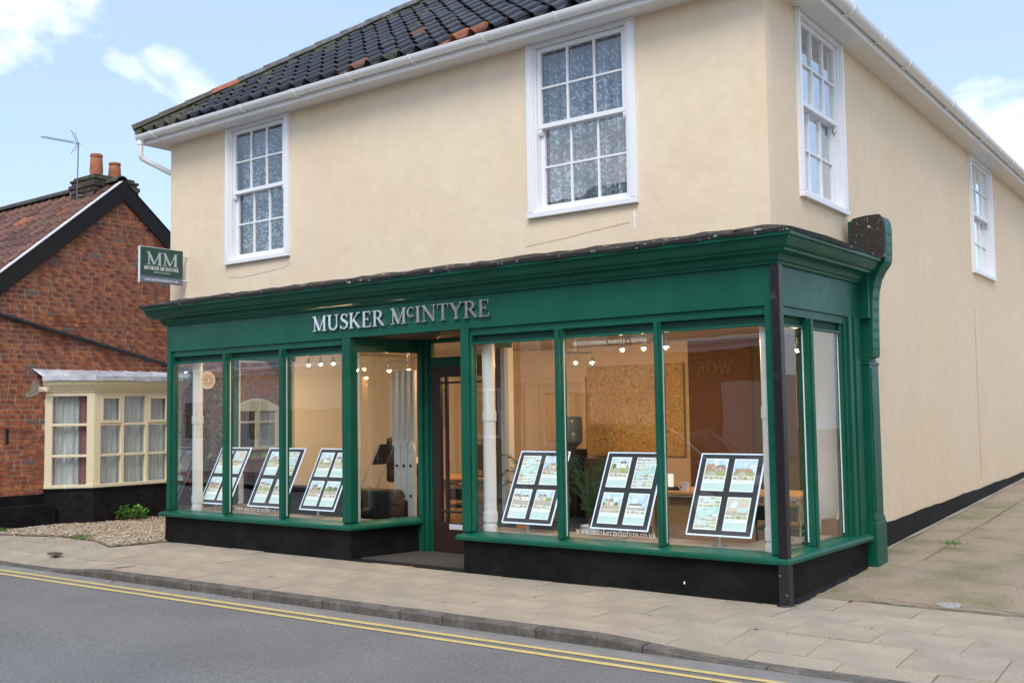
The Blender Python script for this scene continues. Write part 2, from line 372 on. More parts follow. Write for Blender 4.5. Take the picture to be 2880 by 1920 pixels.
rows = [(-99,-1.35),(-1.35,-.90),(-.90,-.45),(-.45,0.0),(0.0,.42)]
for ri, (r0, r1) in enumerate(rows):
    x = -14.0+(.3 if ri % 2 else 0)+R.uniform(-.03,.03)
    while x < 4.6:
        w = .60
        if ri == 4:
            if x+w > .25: slab(max(x,.075), x+w, r0, r1)
        elif ri == 0:
            y0 = (ky(x)+ky(x+w))/2+.135; slab(x, x+w, y0, r1)
        elif ri == 3 and x+w < -8.7: pass
        else: slab(x, x+w, r0, r1)
        x += w
GUM = mat('trodden_gum', (.25,.215,.17), .9, var=.2)
for _ in range(16):
    x, y = R.uniform(-9,2.5), R.uniform(-1.5,-.1); r = R.uniform(.010,.022); m = MB(); n = 8
    m.add([(x+r*R.uniform(.8,1.1)*math.cos(a*6.283/n), y+r*R.uniform(.8,1.1)*math.sin(a*6.283/n), pz(x,y)+.0055) for a in range(n)]+[(x,y,pz(x,y)+.0075)], [(i,(i+1)%n,n) for i in range(n)])
    obj('gum_spot', m, GUM, pave, loc=(x,y,0))
kerb_b = MB()
for i in range(-28, 14):
    a, b = i*.5, i*.5+.5
    kerb_b.quad((a,ky(a)+.004,-.13),(b,ky(b)+.004,-.13),(b,ky(b)+.004,kz(b)-.012),(a,ky(a)+.004,kz(a)-.012))
    kerb_b.quad((a,ky(a)+.004,kz(a)-.012),(b,ky(b)+.004,kz(b)-.012),(b,ky(b)+.13,kz(b)-.012),(a,ky(a)+.13,kz(a)-.012))
kerb = st(obj('kerb', kerb_b, mat('kerb_joint_dirt', (.045,.038,.030), .95, var=.4)))
x = -13.6
while x < 4.5:
    w = .915 if R.random() < .85 else .46
    n = 4; m = MB(); pts = [x+.007+(w-.014)*i/n for i in range(n+1)]
    for a, b in zip(pts, pts[1:]):
        za, zb = kz(a), kz(b)
        ya, yb = ky(a), ky(b)
        ca, cb = max(.003,min(.012,(za+.105)*.5)), max(.003,min(.012,(zb+.105)*.5))
        A = [(a,ya,-.16),(a,ya,za-ca),(a,ya+ca,za),(a,ya+.13,za),(a,ya+.13,-.16)]
        B = [(b,yb,-.16),(b,yb,zb-cb),(b,yb+cb,zb),(b,yb+.13,zb),(b,yb+.13,-.16)]
        fs = [(i,(i+1)%5,5+(i+1)%5,5+i) for i in range(5)]
        if a == pts[0]: fs.append((4,3,2,1,0))
        if b == pts[-1]: fs.append((5,6,7,8,9))
        m.add(A+B, fs)
    obj('kerb_stone', m, KERB, kerb, smooth=True, loc=(x+w/2,ky(x+w/2),0)); x += w
# concrete side path climbing along the flank wall
def sz(x, y): return -.004+.050*min(1.88,max(0,y-.42))+.034*max(0,y-2.3)-.006*max(0,x-.5)*min(1,max(0,y-.4))
pm = MB(); nx, ny = 26, 46
xv = [-.9+i*(7.0/nx) for i in range(nx+1)]; yv = [.42+j*j*(16.0/(ny*ny)) for j in range(ny+1)]
RR = random.Random(3)
zz = {(i,j): sz(xv[i],yv[j])+RR.uniform(-.006,.006)*(1 if j else 0) for i in range(nx+1) for j in range(ny+1)}
for i in range(nx):
    for j in range(ny):
        pm.quad((xv[i],yv[j],zz[i,j]),(xv[i+1],yv[j],zz[i+1,j]),(xv[i+1],yv[j+1],zz[i+1,j+1]),(xv[i],yv[j+1],zz[i,j+1]))
path = st(obj('side_path', pm, PATHM, smooth=True))
PC = mat('crack_moss', (.12,.10,.06), .95, c2=(.19,.155,.10), nscale=8, var=.4); rc_ = random.Random(12)
for pts in ([(.36-.018*k+rc_.uniform(-.02,.02), 2.5+k*.42) for k in range(16)], [(.42+k*.19, .62+.05*math.sin(k*1.7)+rc_.uniform(-.015,.015)) for k in range(14)], [(1.9+rc_.uniform(-.03,.03)+k*.05, 1.0+k*.35) for k in range(9)]):
    m = MB(); w = [rc_.uniform(.0015,.006) for _ in pts]
    for (a, b), (c, d), w0, w1 in zip(pts, pts[1:], w, w[1:]):
        dd = Vector((c-a,d-b)).normalized(); nx_, ny_ = -dd.y, dd.x
        m.quad((a-nx_*w0,b-ny_*w0,sz(a,b)+.010),(c-nx_*w1,d-ny_*w1,sz(c,d)+.010),(c+nx_*w1,d+ny_*w1,sz(c,d)+.011),(a+nx_*w0,b+ny_*w0,sz(a,b)+.011))
    obj('path_crack', m, PC, path)
fl = MB()                                    # raised mortar fillet where path meets the wall
for j in range(24):
    y0, y1 = 2.35+j*.45, 2.35+(j+1)*.45
    xa, xb = -.09-.04*y0, -.09-.04*y1
    w0, w1 = .07+.02*math.sin(j*1.7), .07+.02*math.sin((j+1)*1.7)
    fl.quad((xa,y0,sz(0,y0)+.022),(xa+w0,y0,sz(0,y0)+.008),(xb+w1,y1,sz(0,y1)+.008),(xb,y1,sz(0,y1)+.022))
st(obj('path_edge_fillet', fl, mat('pale_fillet', (.33,.28,.22), .95, var=.3, bump=.6), smooth=True))
gb = MB()
poly = [(-14,-.95),(-11.26,-.76),(-10.5,-.50),(-9.9,-.38),(-9.3,-.50),(-8.63,-.72),(-8.44,0),(-8.44,9),(-14,9)]
gb.add([(x,y,.004) for x, y in poly], [tuple(range(len(poly)))])
st(obj('gravel_ground', gb, GRAVB))
def inside(x, y, pl):
    c = False; n = len(pl)
    for i in range(n):
        (x1,y1),(x2,y2) = pl[i], pl[(i+1)%n]
        if (y1 > y) != (y2 > y) and x < (x2-x1)*(y-y1)/(y2-y1)+x1: c = not c
    return c
ps = MB(); G = random.Random(5); cnt = 0
oct_v = [(1,0,0),(-1,0,0),(0,1,0),(0,-1,0),(0,0,1),(0,0,-1)]
oct_f = [(0,2,4),(2,1,4),(1,3,4),(3,0,4),(2,0,5),(1,2,5),(3,1,5),(0,3,5)]
while cnt < 13000:
    x, y = G.uniform(-12.0,-8.4), G.uniform(-1.0,2.6)
    if G.random() > (1 if y < 1.2 else .5) or not inside(x, y, poly): 
        if G.random() > .012: continue
        if y > -.3: continue
    r = G.uniform(.007,.018); a = G.uniform(0,3.14); sx, sy, szz = r*G.uniform(.8,1.3), r*G.uniform(.7,1.1), r*G.uniform(.45,.75)
    ca, sa = math.cos(a), math.sin(a)
    z0 = .012+G.random()*.016
    ps.add([(x+p[0]*sx*ca-p[1]*sy*sa, y+p[0]*sx*sa+p[1]*sy*ca, z0+p[2]*szz+p[0]*G.uniform(-.003,.003)) for p in oct_v], oct_f, G.choice((0,0,0,1,1,2))); cnt += 1
gs = obj('gravel', ps, PEB, kind='stuff', smooth=False); 

# ------------------------------------------------------------------ the shop building
shop = thing('shop_building', 'cream rendered two storey corner building with a green shop front', 'shop', (-4.3,2.0,0))
SW0 = (-.0724,.1); SWT = -.0401
def swx(y): return SW0[0]+SWT*(y-.1)
ZE = 5.255; WT = .12; UL, UR = -8.5746, -.0724
FF = Fr((UL,.1),(UR,.1))                      # upper front wall
SS = Fr((UR,.1),(swx(14),14))                 # flank wall
def wall_with_holes(F, L, z0, z1, holes, th):
    m = MB(); us = sorted({0,L}|{h[0] for h in holes}|{h[1] for h in holes})
    for a, b in zip(us, us[1:]):
        hs = sorted([(h[2],h[3]) for h in holes if h[0] <= a+1e-6 and h[1] >= b-1e-6]); z = z0
        for c, d in hs:
            if c > z+1e-4: m.fbox(F,a,b,-th,0,z,c)
            z = d
        if z1 > z+1e-4: m.fbox(F,a,b,-th,0,z,z1)
    return m
W1 = (-7.388-UL,-6.171-UL); W2 = (-2.61-UL,-1.35-UL)
sy_ = lambda y: (y-.1)*math.sqrt(1+SWT*SWT)
W3 = (sy_(.82),sy_(2.112)); W4 = (sy_(7.774),sy_(9.256))
ZW = 3.508
ins = .06
fw = wall_with_holes(FF, FF.L, 3.02, ZE+.1, [(W1[0]+ins,W1[1]-ins,ZW+.03,ZE+.2),(W2[0]+ins,W2[1]-ins,ZW+.03,ZE+.2)], WT)
obj('front_wall', fw, CREAM, shop)
LS = sy_(14)
SB = sy_(2.30)
swm = MB()
hol = [(W3[0]+ins,W3[1]-ins,ZW+.03,ZE+.2),(W4[0]+ins,W4[1]-ins,ZW+.03,ZE+.2),(0,SB-.35,0,3.0)]
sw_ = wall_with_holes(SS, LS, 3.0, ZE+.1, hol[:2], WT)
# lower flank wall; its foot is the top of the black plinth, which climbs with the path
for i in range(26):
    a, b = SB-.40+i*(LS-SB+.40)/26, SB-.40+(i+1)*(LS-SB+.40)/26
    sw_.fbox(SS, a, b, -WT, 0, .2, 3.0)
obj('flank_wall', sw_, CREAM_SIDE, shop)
pl_ = MB()
n = 40
for i in range(n):
    a, b = SB-.05+i*(LS-SB)/n, SB-.05+(i+1)*(LS-SB)/n
    f = lambda u: .372+.0135*(u-SB)+.006*math.sin(u*3.1)+.004*math.sin(u*9)
    vs = [SS.P(a,-.02,-.1),SS.P(b,-.02,-.1),SS.P(b,.016,-.1),SS.P(a,.016,-.1),SS.P(a,-.02,f(a)),SS.P(b,-.02,f(b)),SS.P(b,.012,f(b)),SS.P(a,.012,f(a))]
    pl_.add(vs, [(4,5,6,7),(3,2,6,7)])
obj('black_plinth', pl_, BLACK, shop)
# far sides so the volume is closed
bw = MB(); bw.box(UL,UL+.12,.225,9,3.02,ZE+.1); bw.box(UL,-.6,9,9.12,0,ZE+.1); obj('rear_wall', bw, CREAM, shop)
uf = MB(); uf.box(UL+.13,-.62,.23,8.9,3.03,3.10); uf.box(UL+.13,-.9,.23,8.9,ZE+.11,ZE+.16); obj('upper_floor', uf, PLASTERW, shop)
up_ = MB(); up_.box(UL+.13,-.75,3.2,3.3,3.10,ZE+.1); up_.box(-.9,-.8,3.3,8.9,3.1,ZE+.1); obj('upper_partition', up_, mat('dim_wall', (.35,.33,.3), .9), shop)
# hairline cracks and filled repairs in the render
CRM = mat('crack_line', (.42,.32,.21), .95)
def crack(pts, w, F):
    ck = MB()
    for (a,za),(b,zb) in zip(pts, pts[1:]):
        d = Vector((b-a,zb-za)).normalized(); nx_, nz_ = -d.y*w/2, d.x*w/2
        ck.quad(F.P(a-nx_,.003,za-nz_),F.P(b-nx_,.003,zb-nz_),F.P(b+nx_,.003,zb+nz_),F.P(a+nx_,.003,za+nz_))
    obj('render_crack', ck, CRM, shop)
u0 = sy_(7.77); crack([(u0,2.985),(u0+.02,2.6),(u0-.015,2.1),(u0+.01,1.6),(u0-.01,1.2),(u0,.62)], .012, SS)
crack([(W1[0]+.02,3.36),(W1[0]+.3,3.33),(W1[0]+.6,3.345),(W1[1]-.1,3.38),(W1[1]+.02,3.43)], .004, FF)
crack([(W2[0]-.05,3.24),(W2[0]+.4,3.27),(W2[0]+.8,3.31),(W2[1]-.1,3.34)], .004, FF)
crack([(sy_(2.55),2.0),(sy_(2.57),1.6),(sy_(2.56),1.2),(sy_(2.59),.8)], .014, SS)
drp = MB(); drp.fbox(FF,W2[1]-.06,W2[1]-.045,0,.004,3.27,3.44); drp.fbox(FF,W2[1]-.066,W2[1]-.040,0,.005,3.38,3.43); obj('paint_drip', drp, WHITE, shop)

# ---- soffit, fascia board, gutter, tiles
def sox(y): return .178-.0405*y               # outer edge of flank soffit
so = MB()
so.box(UL-.24,UR+.05,-.14,.10,ZE,ZE+.02)
so.box(UL-.24,UL,.10,9,ZE,ZE+.02)
so.add([(UR+.0,-.14,ZE+.001),(sox(-.14),-.14,ZE+.001),(sox(14),14,ZE+.001),(swx(14),14,ZE+.001),(UR,.1,ZE+.001)], [(0,1,2,3,4)])
obj('soffit', so, SOFF, shop)
fb = MB(); pth = [(UL-.24,9),(UL-.24,-.14),(sox(-.14),-.14),(sox(14),14)]
fb.sweep(pth, [(0,ZE-.012),(.018,ZE-.012),(.018,ZE+.15),(0,ZE+.15)]); obj('fascia_board', fb, UPVC, shop)
gr = .064
hp = [(.075+gr*math.cos(a), ZE+.100+gr*math.sin(a)) for a in [math.pi+i*math.pi/8 for i in range(9)]]
hp += [(.075+(gr-.004)*math.cos(a), ZE+.101+(gr-.004)*math.sin(a)) for a in [2*math.pi-i*math.pi/8 for i in range(9)]]
gm = MB(); gm.sweep([(UL-.27,-.14),(sox(-.14),-.14),(sox(14),14)], hp); gut = obj('gutter', gm, UPVC, shop, smooth=True)
def gutter_ring(F, u, w):
    rp = []; m = MB()
    o = [(.075+(gr+.011)*math.cos(a), ZE+.100+(gr+.011)*math.sin(a)) for a in [math.pi+i*math.pi/8 for i in range(9)]]
    i_ = [(.075+(gr-.002)*math.cos(a), ZE+.100+(gr-.002)*math.sin(a)) for a in [2*math.pi-i*math.pi/8 for i in range(9)]]
    pts = [F.P(u,d,z) for d, z in o+i_]; q = F.P(u+w,0,0); p = F.P(u,0,0)
    m.prism(pts, (q[0]-p[0],q[1]-p[1],0)); m.fbox(F,u,u+w,.018,.04,ZE+.03,ZE+.11)
    obj('gutter_bracket', m, UPVC, gut, smooth=True)
GF = Fr((UL-.24,-.14),(sox(-.14),-.14)); GS = Fr((sox(-.14),-.14),(sox(14),14))
for k in range(10): gutter_ring(GF, .28+k*.93, .075 if k in (0,3,6) else .028)
for k in range(13): gutter_ring(GS, .55+k*.98, .09 if k % 2 else .03)
ge = MB(); ge.prism([GF.P(-.035,d,z) for d, z in [(.075+(gr+.002)*math.cos(a), ZE+.100+(gr+.002)*math.sin(a)) for a in [math.pi+i*math.pi/8 for i in range(9)]]], (.012,0,0)); obj('gutter_end_cap', ge, UPVC, gut)
dp = MB(); dx = UL-.225
dp.tube([(dx,-.215,ZE+.04),(dx,-.215,ZE-.16),(dx+.006,-.195,ZE-.205),(dx+.03,-.13,ZE-.235),(dx+.18,.22,ZE-.40),(dx+.20,.27,ZE-.48),(dx+.20,.28,3.1)], .034, 12)
dp.tube([(dx,-.215,ZE+.035),(dx,-.215,ZE-.02)], .042, 12); obj('downpipe', dp, UPVC, shop, smooth=True)

TS = .70; TA = math.atan(TS); EY, EZ = -.235, 5.392
rdk = MB()
rdk.add([(-8.86,EY+.06,EZ-.03),(.3,EY+.06,EZ-.03),(.3,4.2,EZ-.03+TS*(4.2-EY-.06)),(-8.86+4.2-EY,4.2,EZ-.03+TS*(4.2-EY-.06))], [(0,1,2,3)])
rdk.add([(-8.86,EY+.06,EZ-.03),(-8.86+4.2-EY,4.2,EZ-.03+TS*(4.2-EY-.06)),(-8.86,9,EZ-.03)], [(0,1,2)])
xr = .27
rdk.add([(sox(0)+.09,-.1,EZ-.03),(sox(14)+.09,14,EZ-.03),(sox(14)-4.4,14,EZ+3.0),(sox(0)-4.4,4.2,EZ+3.0)], [(0,1,2,3)])
obj('roof_deck', rdk, DECK, shop)
def pantile(wd, ln, h, nm, mt):
    m = MB(); n = 14; t = .014
    def hh(u): return -.30*h*math.sin(math.pi*u/.62) if u < .62 else .80*h*math.sin(math.pi*(u-.62)/.38)
    rows_ = []
    for y in (0, ln):
        rows_.append([((i/n-.5)*wd, y, hh(i/n)) for i in range(n+1)])
    a, b = rows_; k = n+1
    v = a+b+[(p[0],p[1],p[2]-t) for p in a]+[(p[0],p[1],p[2]-t) for p in b]
    f = [(i,i+1,k+i+1,k+i) for i in range(n)]+[(2*k+i,3*k+i,3*k+i+1,2*k+i+1) for i in range(n)]+[(i,2*k+i,2*k+i+1,i+1) for i in range(n)]+[(0,k,3*k,2*k),(k-1,3*k-1,4*k-1,2*k-1)]
    m.add(v, f); return mesh_of(nm, m, mt, smooth=True)
PT = [pantile(.262,.36,.060,'pantile',TILEB), pantile(.262,.36,.060,'pantile_moss',TILEG), pantile(.262,.36,.060,'pantile_orange',TILEO), pantile(.262,.36,.060,'pantile_brown',TILER)]
tw, tl = .245, .285
slp = math.hypot(1,TS); rc = 0
for r in range(12):
    s = -.03+r*tl; y = EY+s/slp; z = EZ+TS*s/slp
    x = -8.74
    c = 0
    while x < -.55:
        if x+8.98 > (y-EY)+.10 and not (x > -1.0-0 and r > 2) and x < -.6+0*r and (r < 10 or x > -7):
            k = 0
            q = R.random()
            if q < .05: k = 1
            elif q < .056: k = 3
            if r == 0 and c in (22,23): k = 2
            if r <= 1 and c < 4: k = 1
            o = inst('roof_tile', PT[k], shop, (x+R.uniform(-.006,.006),y+R.uniform(-.008,.008),z+.012+R.uniform(0,.006)), (TA-.075,R.uniform(-.04,.04),R.uniform(-.025,.025)))
            if k == 2: o['label'] = 'orange clay replacement tile at the eaves'
            rc += 1
        x += tw; c += 1
# hip tiles climbing from the eaves corner
hip0 = Vector((-8.93,-.23,5.45)); hd = Vector((1,1,TS)).normalized(); hs = Vector((1,-1,0)).normalized(); hn = hs.cross(hd).normalized()
for k in range(12):
    a = hip0+hd*(k*.385); m = MB(); n = 8; r0, r1 = .115, .10; t = .016
    def arc(p, r, tt): return [p+hs*(r-tt)*math.cos(math.pi*i/n)+hn*((r-tt)*math.sin(math.pi*i/n)*.8-.02) for i in range(n+1)]
    A, B, A2, B2 = arc(a,r0,0), arc(a+hd*.43,r1,0), arc(a,r0,t), arc(a+hd*.43,r1,t); K = n+1
    m.add(A+B+A2+B2, [(i,i+1,K+i+1,K+i) for i in range(n)]+[(2*K+i,3*K+i,3*K+i+1,2*K+i+1) for i in range(n)]+[(i,2*K+i,2*K+i+1,i+1) for i in range(n)])
    mt = TILEG if k < 3 else (TILEO if k == 3 else HIPG)
    o = obj('hip_tile', m, mt, shop, smooth=True, loc=a)
    if k == 3: o['label'] = 'orange hip tile among the grey ones'
bd = MB()
for k in range(40):
    a = hip0+hd*(k*.118); w = .115+R.uniform(-.015,.015); h = R.uniform(-.075,-.05)
    b = hip0+hd*((k+1)*.118)
    bd.prism([a+hs*w+hn*h-hn*.03, a+hs*.05+hn*.05, a-hs*w+hn*h], hd*.117)
obj('hip_bedding', bd, BEDM, shop)
et = MB()                                    # tile ends peeping over the flank gutter
ET = MB()
for k in range(56):
    y = -.1+k*.245; xo = sox(y)+.085
    for r in range(2):
        n = 6
        pts = [(xo-.02-r*.23, y+(i/n-.5)*.25, EZ+.0+.18*r*.9+.034*math.cos(2*math.pi*i/n)) for i in range(n+1)]
        p2 = [(p[0]-.30,p[1],p[2]+.20) for p in pts]
        et.add(pts+p2+[(p[0],p[1],p[2]-.018) for p in pts], [(i,i+1,n+2+i,n+1+i) for i in range(n)]+[(i,2*n+2+i,2*n+3+i,i+1) for i in range(n)])
obj('flank_roof_tiles', et, TILEB, shop, smooth=True, kind='stuff')

# ---- sash windows
def curtain_sheet(F, u0, u1, d, z0, z1, amp=.018, wl_=.11, seed=0):
    m = MB(); n = int((u1-u0)/.018); rr = random.Random(seed); ph = rr.random()*6; pts = []
    for i in range(n+1):
        u = u0+(u1-u0)*i/n; pts.append((u, d+amp*math.sin(u/wl_*6.283+ph)+amp*.6*math.sin(u/wl_*2.4+ph*2)))
    for (a,da),(b,db) in zip(pts, pts[1:]): m.quad(F.P(a,da,z0),F.P(b,db,z0),F.P(b,db,z1),F.P(a,da,z1))
    return m
def sash_window(F, u0, u1, cmat, cmat2, seed, blind=None):
    z0, z1 = ZW, ZE-.002; zm = z0+.905; B = .092
    f = MB()
    f.fbox(F,u0,u0+B,-.10,.030,z0+.05,z1); f.fbox(F,u1-B,u1,-.10,.030,z0+.05,z1)                   # box frame faces
    f.fbox(F,u0+.014,u0+B-.022,.030,.040,z0+.06,z1); f.fbox(F,u1-B+.022,u1-.014,.030,.040,z0+.06,z1)  # moulded architrave
    f.fbox(F,u0+B,u1-B,-.10,.022,z1-.045,z1)
    f.fbox(F,u0,u1,-.13,.048,z0,z0+.05)                                                            # sill
    f.fbox(F,u0+B,u0+B+.022,-.10,.012,z0+.05,z1-.045); f.fbox(F,u1-B-.022,u1-B,-.10,.012,z0+.05,z1-.045)
    fo = obj('sash_window', f, WHITE, shop, bevel=.004)
    a, b = u0+B+.024, u1-B-.024
    def sash(s0, s1, d0, d1, bot, top, nm):
        m = MB(); st_ = .046
        m.fbox(F,a,a+st_,d0,d1,s0,s1); m.fbox(F,b-st_,b,d0,d1,s0,s1); m.fbox(F,a+st_,b-st_,d0,d1,s0,s0+bot); m.fbox(F,a+st_,b-st_,d0,d1,s1-top,s1)
        gu0, gu1, gz0, gz1 = a+st_, b-st_, s0+bot, s1-top
        for k in (1,2):
            u = gu0+(gu1-gu0)*k/3; m.fbox(F,u-.010,u+.010,d0+.005,d1-.004,gz0,gz1)
        z = (gz0+gz1)/2
        for k in range(3):
            ua, ub = gu0+(gu1-gu0)*k/3+.010, gu0+(gu1-gu0)*(k+1)/3-.010
            if k == 0: ua -= .010
            if k == 2: ub += .010
            m.fbox(F,ua,ub,d0+.005,d1-.005,z-.010,z+.010)
        so_ = obj(nm, m, WHITE, fo, bevel=.003)
        dm = d0+.012
        for k in range(3):
            for q in range(2):
                ua, ub = gu0+(gu1-gu0)*k/3+.004, gu0+(gu1-gu0)*(k+1)/3-.004
                za, zb = gz0+(gz1-gz0)*q/2+.004, gz0+(gz1-gz0)*(q+1)/2-.004
                g_ = MB(); g_.fbox(F,ua,ub,dm,dm+.004,za,zb); obj('window_pane', g_, GLASS_U, fo)
    sash(zm-.02, z1-.05, -.052, -.010, .045, .045, 'upper_sash')
    hn_ = MB()
    for u in (a,b-.046):
        p = [F.P(u,-.014,zm-.02),F.P(u,-.050,zm-.02),F.P(u,-.046,zm-.07),F.P(u,-.036,zm-.085),F.P(u,-.018,zm-.06)]
        q = Vector(F.P(u+.046,0,0))-Vector(F.P(u,0,0)); hn_.prism(p, q)
    obj('sash_horn', hn_, WHITE, fo)
    sash(z0+.052, zm+.02, -.100, -.058, .075, .04, 'lower_sash')
    if blind:
        c = curtain_sheet(F,u0+.05,u1-.05,-.20,z0,zm+.50,.004,.2,seed); obj('curtain', c, BLIND, fo)
    else:
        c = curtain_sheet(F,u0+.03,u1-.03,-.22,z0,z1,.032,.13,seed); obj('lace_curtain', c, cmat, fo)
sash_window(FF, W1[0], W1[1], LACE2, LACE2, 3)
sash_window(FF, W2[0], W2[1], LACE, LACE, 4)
sash_window(SS, W3[0], W3[1], LACE, LACE, 5, blind=1)
sash_window(SS, W4[0], W4[1], LACE, LACE, 6, blind=1)

# ---- the shop front
XL = -8.497
A1, A2 = -5.12, -3.42
FL = Fr((XL,0),(0,0)); RS = Fr((0,0),(0,2.0)); LSd = Fr((XL,2.6),(XL,0))
RL = Fr((-5.055,0),(-4.862,.93)); RRr = Fr((-3.60,.93),(-3.42,0))
ux = lambda x: x-XL
# cornice
cp = [(-.04,2.80),(.028,2.80),(.034,2.822),(.050,2.830),(.056,2.852),(.066,2.866),(.085,2.878),(.115,2.888),(.138,2.894),(.140,2.912),(.160,2.918),(.176,2.936),(.192,2.958),(.204,2.984),(.208,2.996),(.236,3.000),(.240,3.034),(-.04,3.034)]
cm = MB(); cm.sweep([(XL,.6),(XL,0),(0,0),(0,1.93)], cp); obj('cornice', cm, GREEN, shop, smooth=True)
lf = MB(); rr = random.Random(9)
lpath = [(XL-.0,.5),(XL,0)]+[(XL+(0-XL)*i/60,0) for i in range(1,60)]+[(0,0),(0,.5),(0,1.0),(0,1.5),(0,1.92)]
P_ = []; k = len(lpath)
for i, p in enumerate(lpath):
    if i == 0: o = (-1,0)
    elif i == 1: o = (-1,-1)
    elif p == (0,0): o = (1,-1)
    elif i > 61: o = (1,0)
    else: o = (0,-1)
    j = rr.uniform(-.006,.012); w = .252+rr.uniform(-.004,.008); hi = 3.050+rr.uniform(0,.008)+.010*max(0,math.sin(i*.83+math.sin(i*.31)*2))
    P_.append([(p[0]+o[0]*w,p[1]+o[1]*w,3.034-rr.uniform(0,.012)),(p[0]+o[0]*(w+.004),p[1]+o[1]*(w+.004),hi),(p[0]+o[0]*.13,p[1]+o[1]*.13,hi+.035+j),(p[0]-o[0]*.11,p[1]-o[1]*.11,3.155+j),(p[0]-o[0]*.11,p[1]-o[1]*.11,3.03)])
for a, b in zip(P_, P_[1:]):
    lf.add(a+b, [(i,(i+1)%5,5+(i+1)%5,5+i) for i in range(5)])
lf.add(P_[0], [(0,1,2,3,4)]); lf.add(P_[-1], [(0,1,2,3,4)])
obj('lead_flashing', lf, LEADB, shop)
# loose, lifted scraps of flashing and moss along the edge
for k in range(5):
    u = rr.choice((rr.uniform(0,1.0),rr.uniform(1.5,8.4),rr.uniform(3.0,4.2),rr.uniform(7.5,8.4))); w = rr.uniform(.12,.26)
    sc_ = MB(); sc_.prism([FL.P(u,.235-.1*rr.random(),3.07),FL.P(u+w*.4,.20,3.07+rr.uniform(.010,.024)),FL.P(u+w,.20,3.072)], (0,.05,.01)); obj('flashing_scrap', sc_, LEADB, shop)
# fascia boards
fa = MB()
fa.sweep([(XL,.6),(XL,0),(0,0),(0,1.93)], [(-.06,2.462),(0,2.462),(0,2.80),(-.06,2.80)]); obj('fascia', fa, GREEN, shop)
# head rail below fascia, per bay; vent grille; top glazing bead
hr = MB()
hr.fbox(FL,.02,ux(A1),-.10,-.025,2.388,2.462); hr.fbox(FL,ux(A2),-XL,-.10,-.025,2.388,2.462); hr.fbox(RS,.06,1.93,-.10,-.02,2.388,2.462); hr.fbox(LSd,.5,2.58,-.10,-.02,2.388,2.462)
hr.fbox(RL,.06,RL.L,-.10,-.02,2.31,2.462); hr.fbox(RRr,0,RRr.L-.06,-.10,-.02,2.31,2.462)
obj('head_rail', hr, GREEN, shop, bevel=.004)
def grille(F, a, b):
    m = MB(); m.fbox(F,a,b,-.075,-.07,2.318,2.388)
    n = int((b-a)/.028); nz = 3
    for i in range(n):
        for j in range(nz):
            u = a+.012+i*(b-a-.02)/n; z = 2.325+j*.020
            off = .012 if j % 2 else 0
            m.add([F.P(u+off,-.068,z),F.P(u+off+.018,-.068,z+.004),F.P(u+off+.012,-.060,z+.010),F.P(u+off-.002,-.068,z+.014)], [(0,1,2),(0,2,3)])
    obj('vent_grille', m, GREEN_D, shop)
bl = [(-8.395,-7.333),(-7.241,-6.267),(-6.184,-5.188),(-3.314,-2.272),(-2.19,-1.183),(-1.12,-.11)]
for a, b in bl: grille(FL, ux(a), ux(b))
grille(RS, .10, .64); grille(RS, .76, 1.50)
for F_, a, b in [(FL,ux(p),ux(q)) for p, q in bl]+[(RS,.10,.64),(RS,.76,1.50)]:
    bead = MB(); bead.fbox(F_,a,b,-.085,-.03,2.296,2.318); obj('glazing_bead', bead, GREEN, shop, bevel=.003)
# thin cream putty line / inner bead beside the mullions
# mullions and pilasters
def post(F, u0, u1, d0, d1, z0, z1, nm, mtl=GREEN, bev=.005):
    m = MB(); m.fbox(F,u0,u1,d0,d1,z0,z1)
    return obj(nm, m, mtl, shop, bevel=bev)
ZS, ZT = .405, 2.462
for x0, x1 in ((-7.325,-7.25),(-6.262,-6.19),(-2.268,-2.194),(-1.183,-1.12)):
    m = MB(); m.fbox(FL,ux(x0)+.012,ux(x1)-.012,-.10,.012,ZS,2.39); m.fbox(FL,ux(x0),ux(x1),-.10,-.03,ZS,2.388); obj('mullion', m, GREEN, shop, bevel=.005)
    ib = MB(); ib.fbox(FL,ux(x1),ux(x1)+.006,-.062,-.056,.43,2.295); obj('inner_bead', ib, PLASTERW, shop)
m = MB(); m.fbox(FL,.015,.095,-.10,.006,ZS,ZT-.002); m.fbox(FL,.095,.118,-.10,-.012,ZS,2.388); obj('corner_pilaster', m, GREEN, shop, bevel=.006)
m = MB(); m.fbox(FL,ux(-5.188),ux(-5.055),-.12,.008,ZS,ZT-.002); obj('corner_pilaster', m, GREEN, shop, bevel=.014)
m = MB(); m.fbox(FL,ux(-3.44),ux(-3.33),-.12,.008,ZS,ZT-.002); m.fbox(FL,ux(-3.33),ux(-3.305),-.10,-.012,ZS,2.388); obj('corner_pilaster', m, GREEN, shop, bevel=.010)
m = MB(); m.fbox(FL,ux(-.11),ux(-.032),-.10,.006,ZS,ZT-.002); m.fbox(RS,.04,.10,-.10,.0,ZS,2.388); obj('corner_pilaster', m, GREEN, shop, bevel=.006)
m = MB(); m.fbox(RS,.66,.74,-.10,.0,ZS,2.388); m.fbox(RS,.676,.724,.0,.02,ZS,2.388); obj('mullion', m, GREEN, shop, bevel=.005)
for a, b in ((.647,.66),(1.492,1.505)):
    ib = MB(); ib.fbox(RS,a,b,-.061,-.054,.44,2.295); obj('inner_bead', ib, PLASTERW, shop)
m = MB()
for k, (a, b, d) in enumerate(((1.505,1.57,-.035),(1.57,1.63,-.012),(1.63,1.70,.012),(1.70,1.78,-.005),(1.78,1.93,.014))): m.fbox(RS,a,b,-.10,d,.36,2.461-.0*k)
obj('end_pilaster', m, GREEN, shop, bevel=.005)
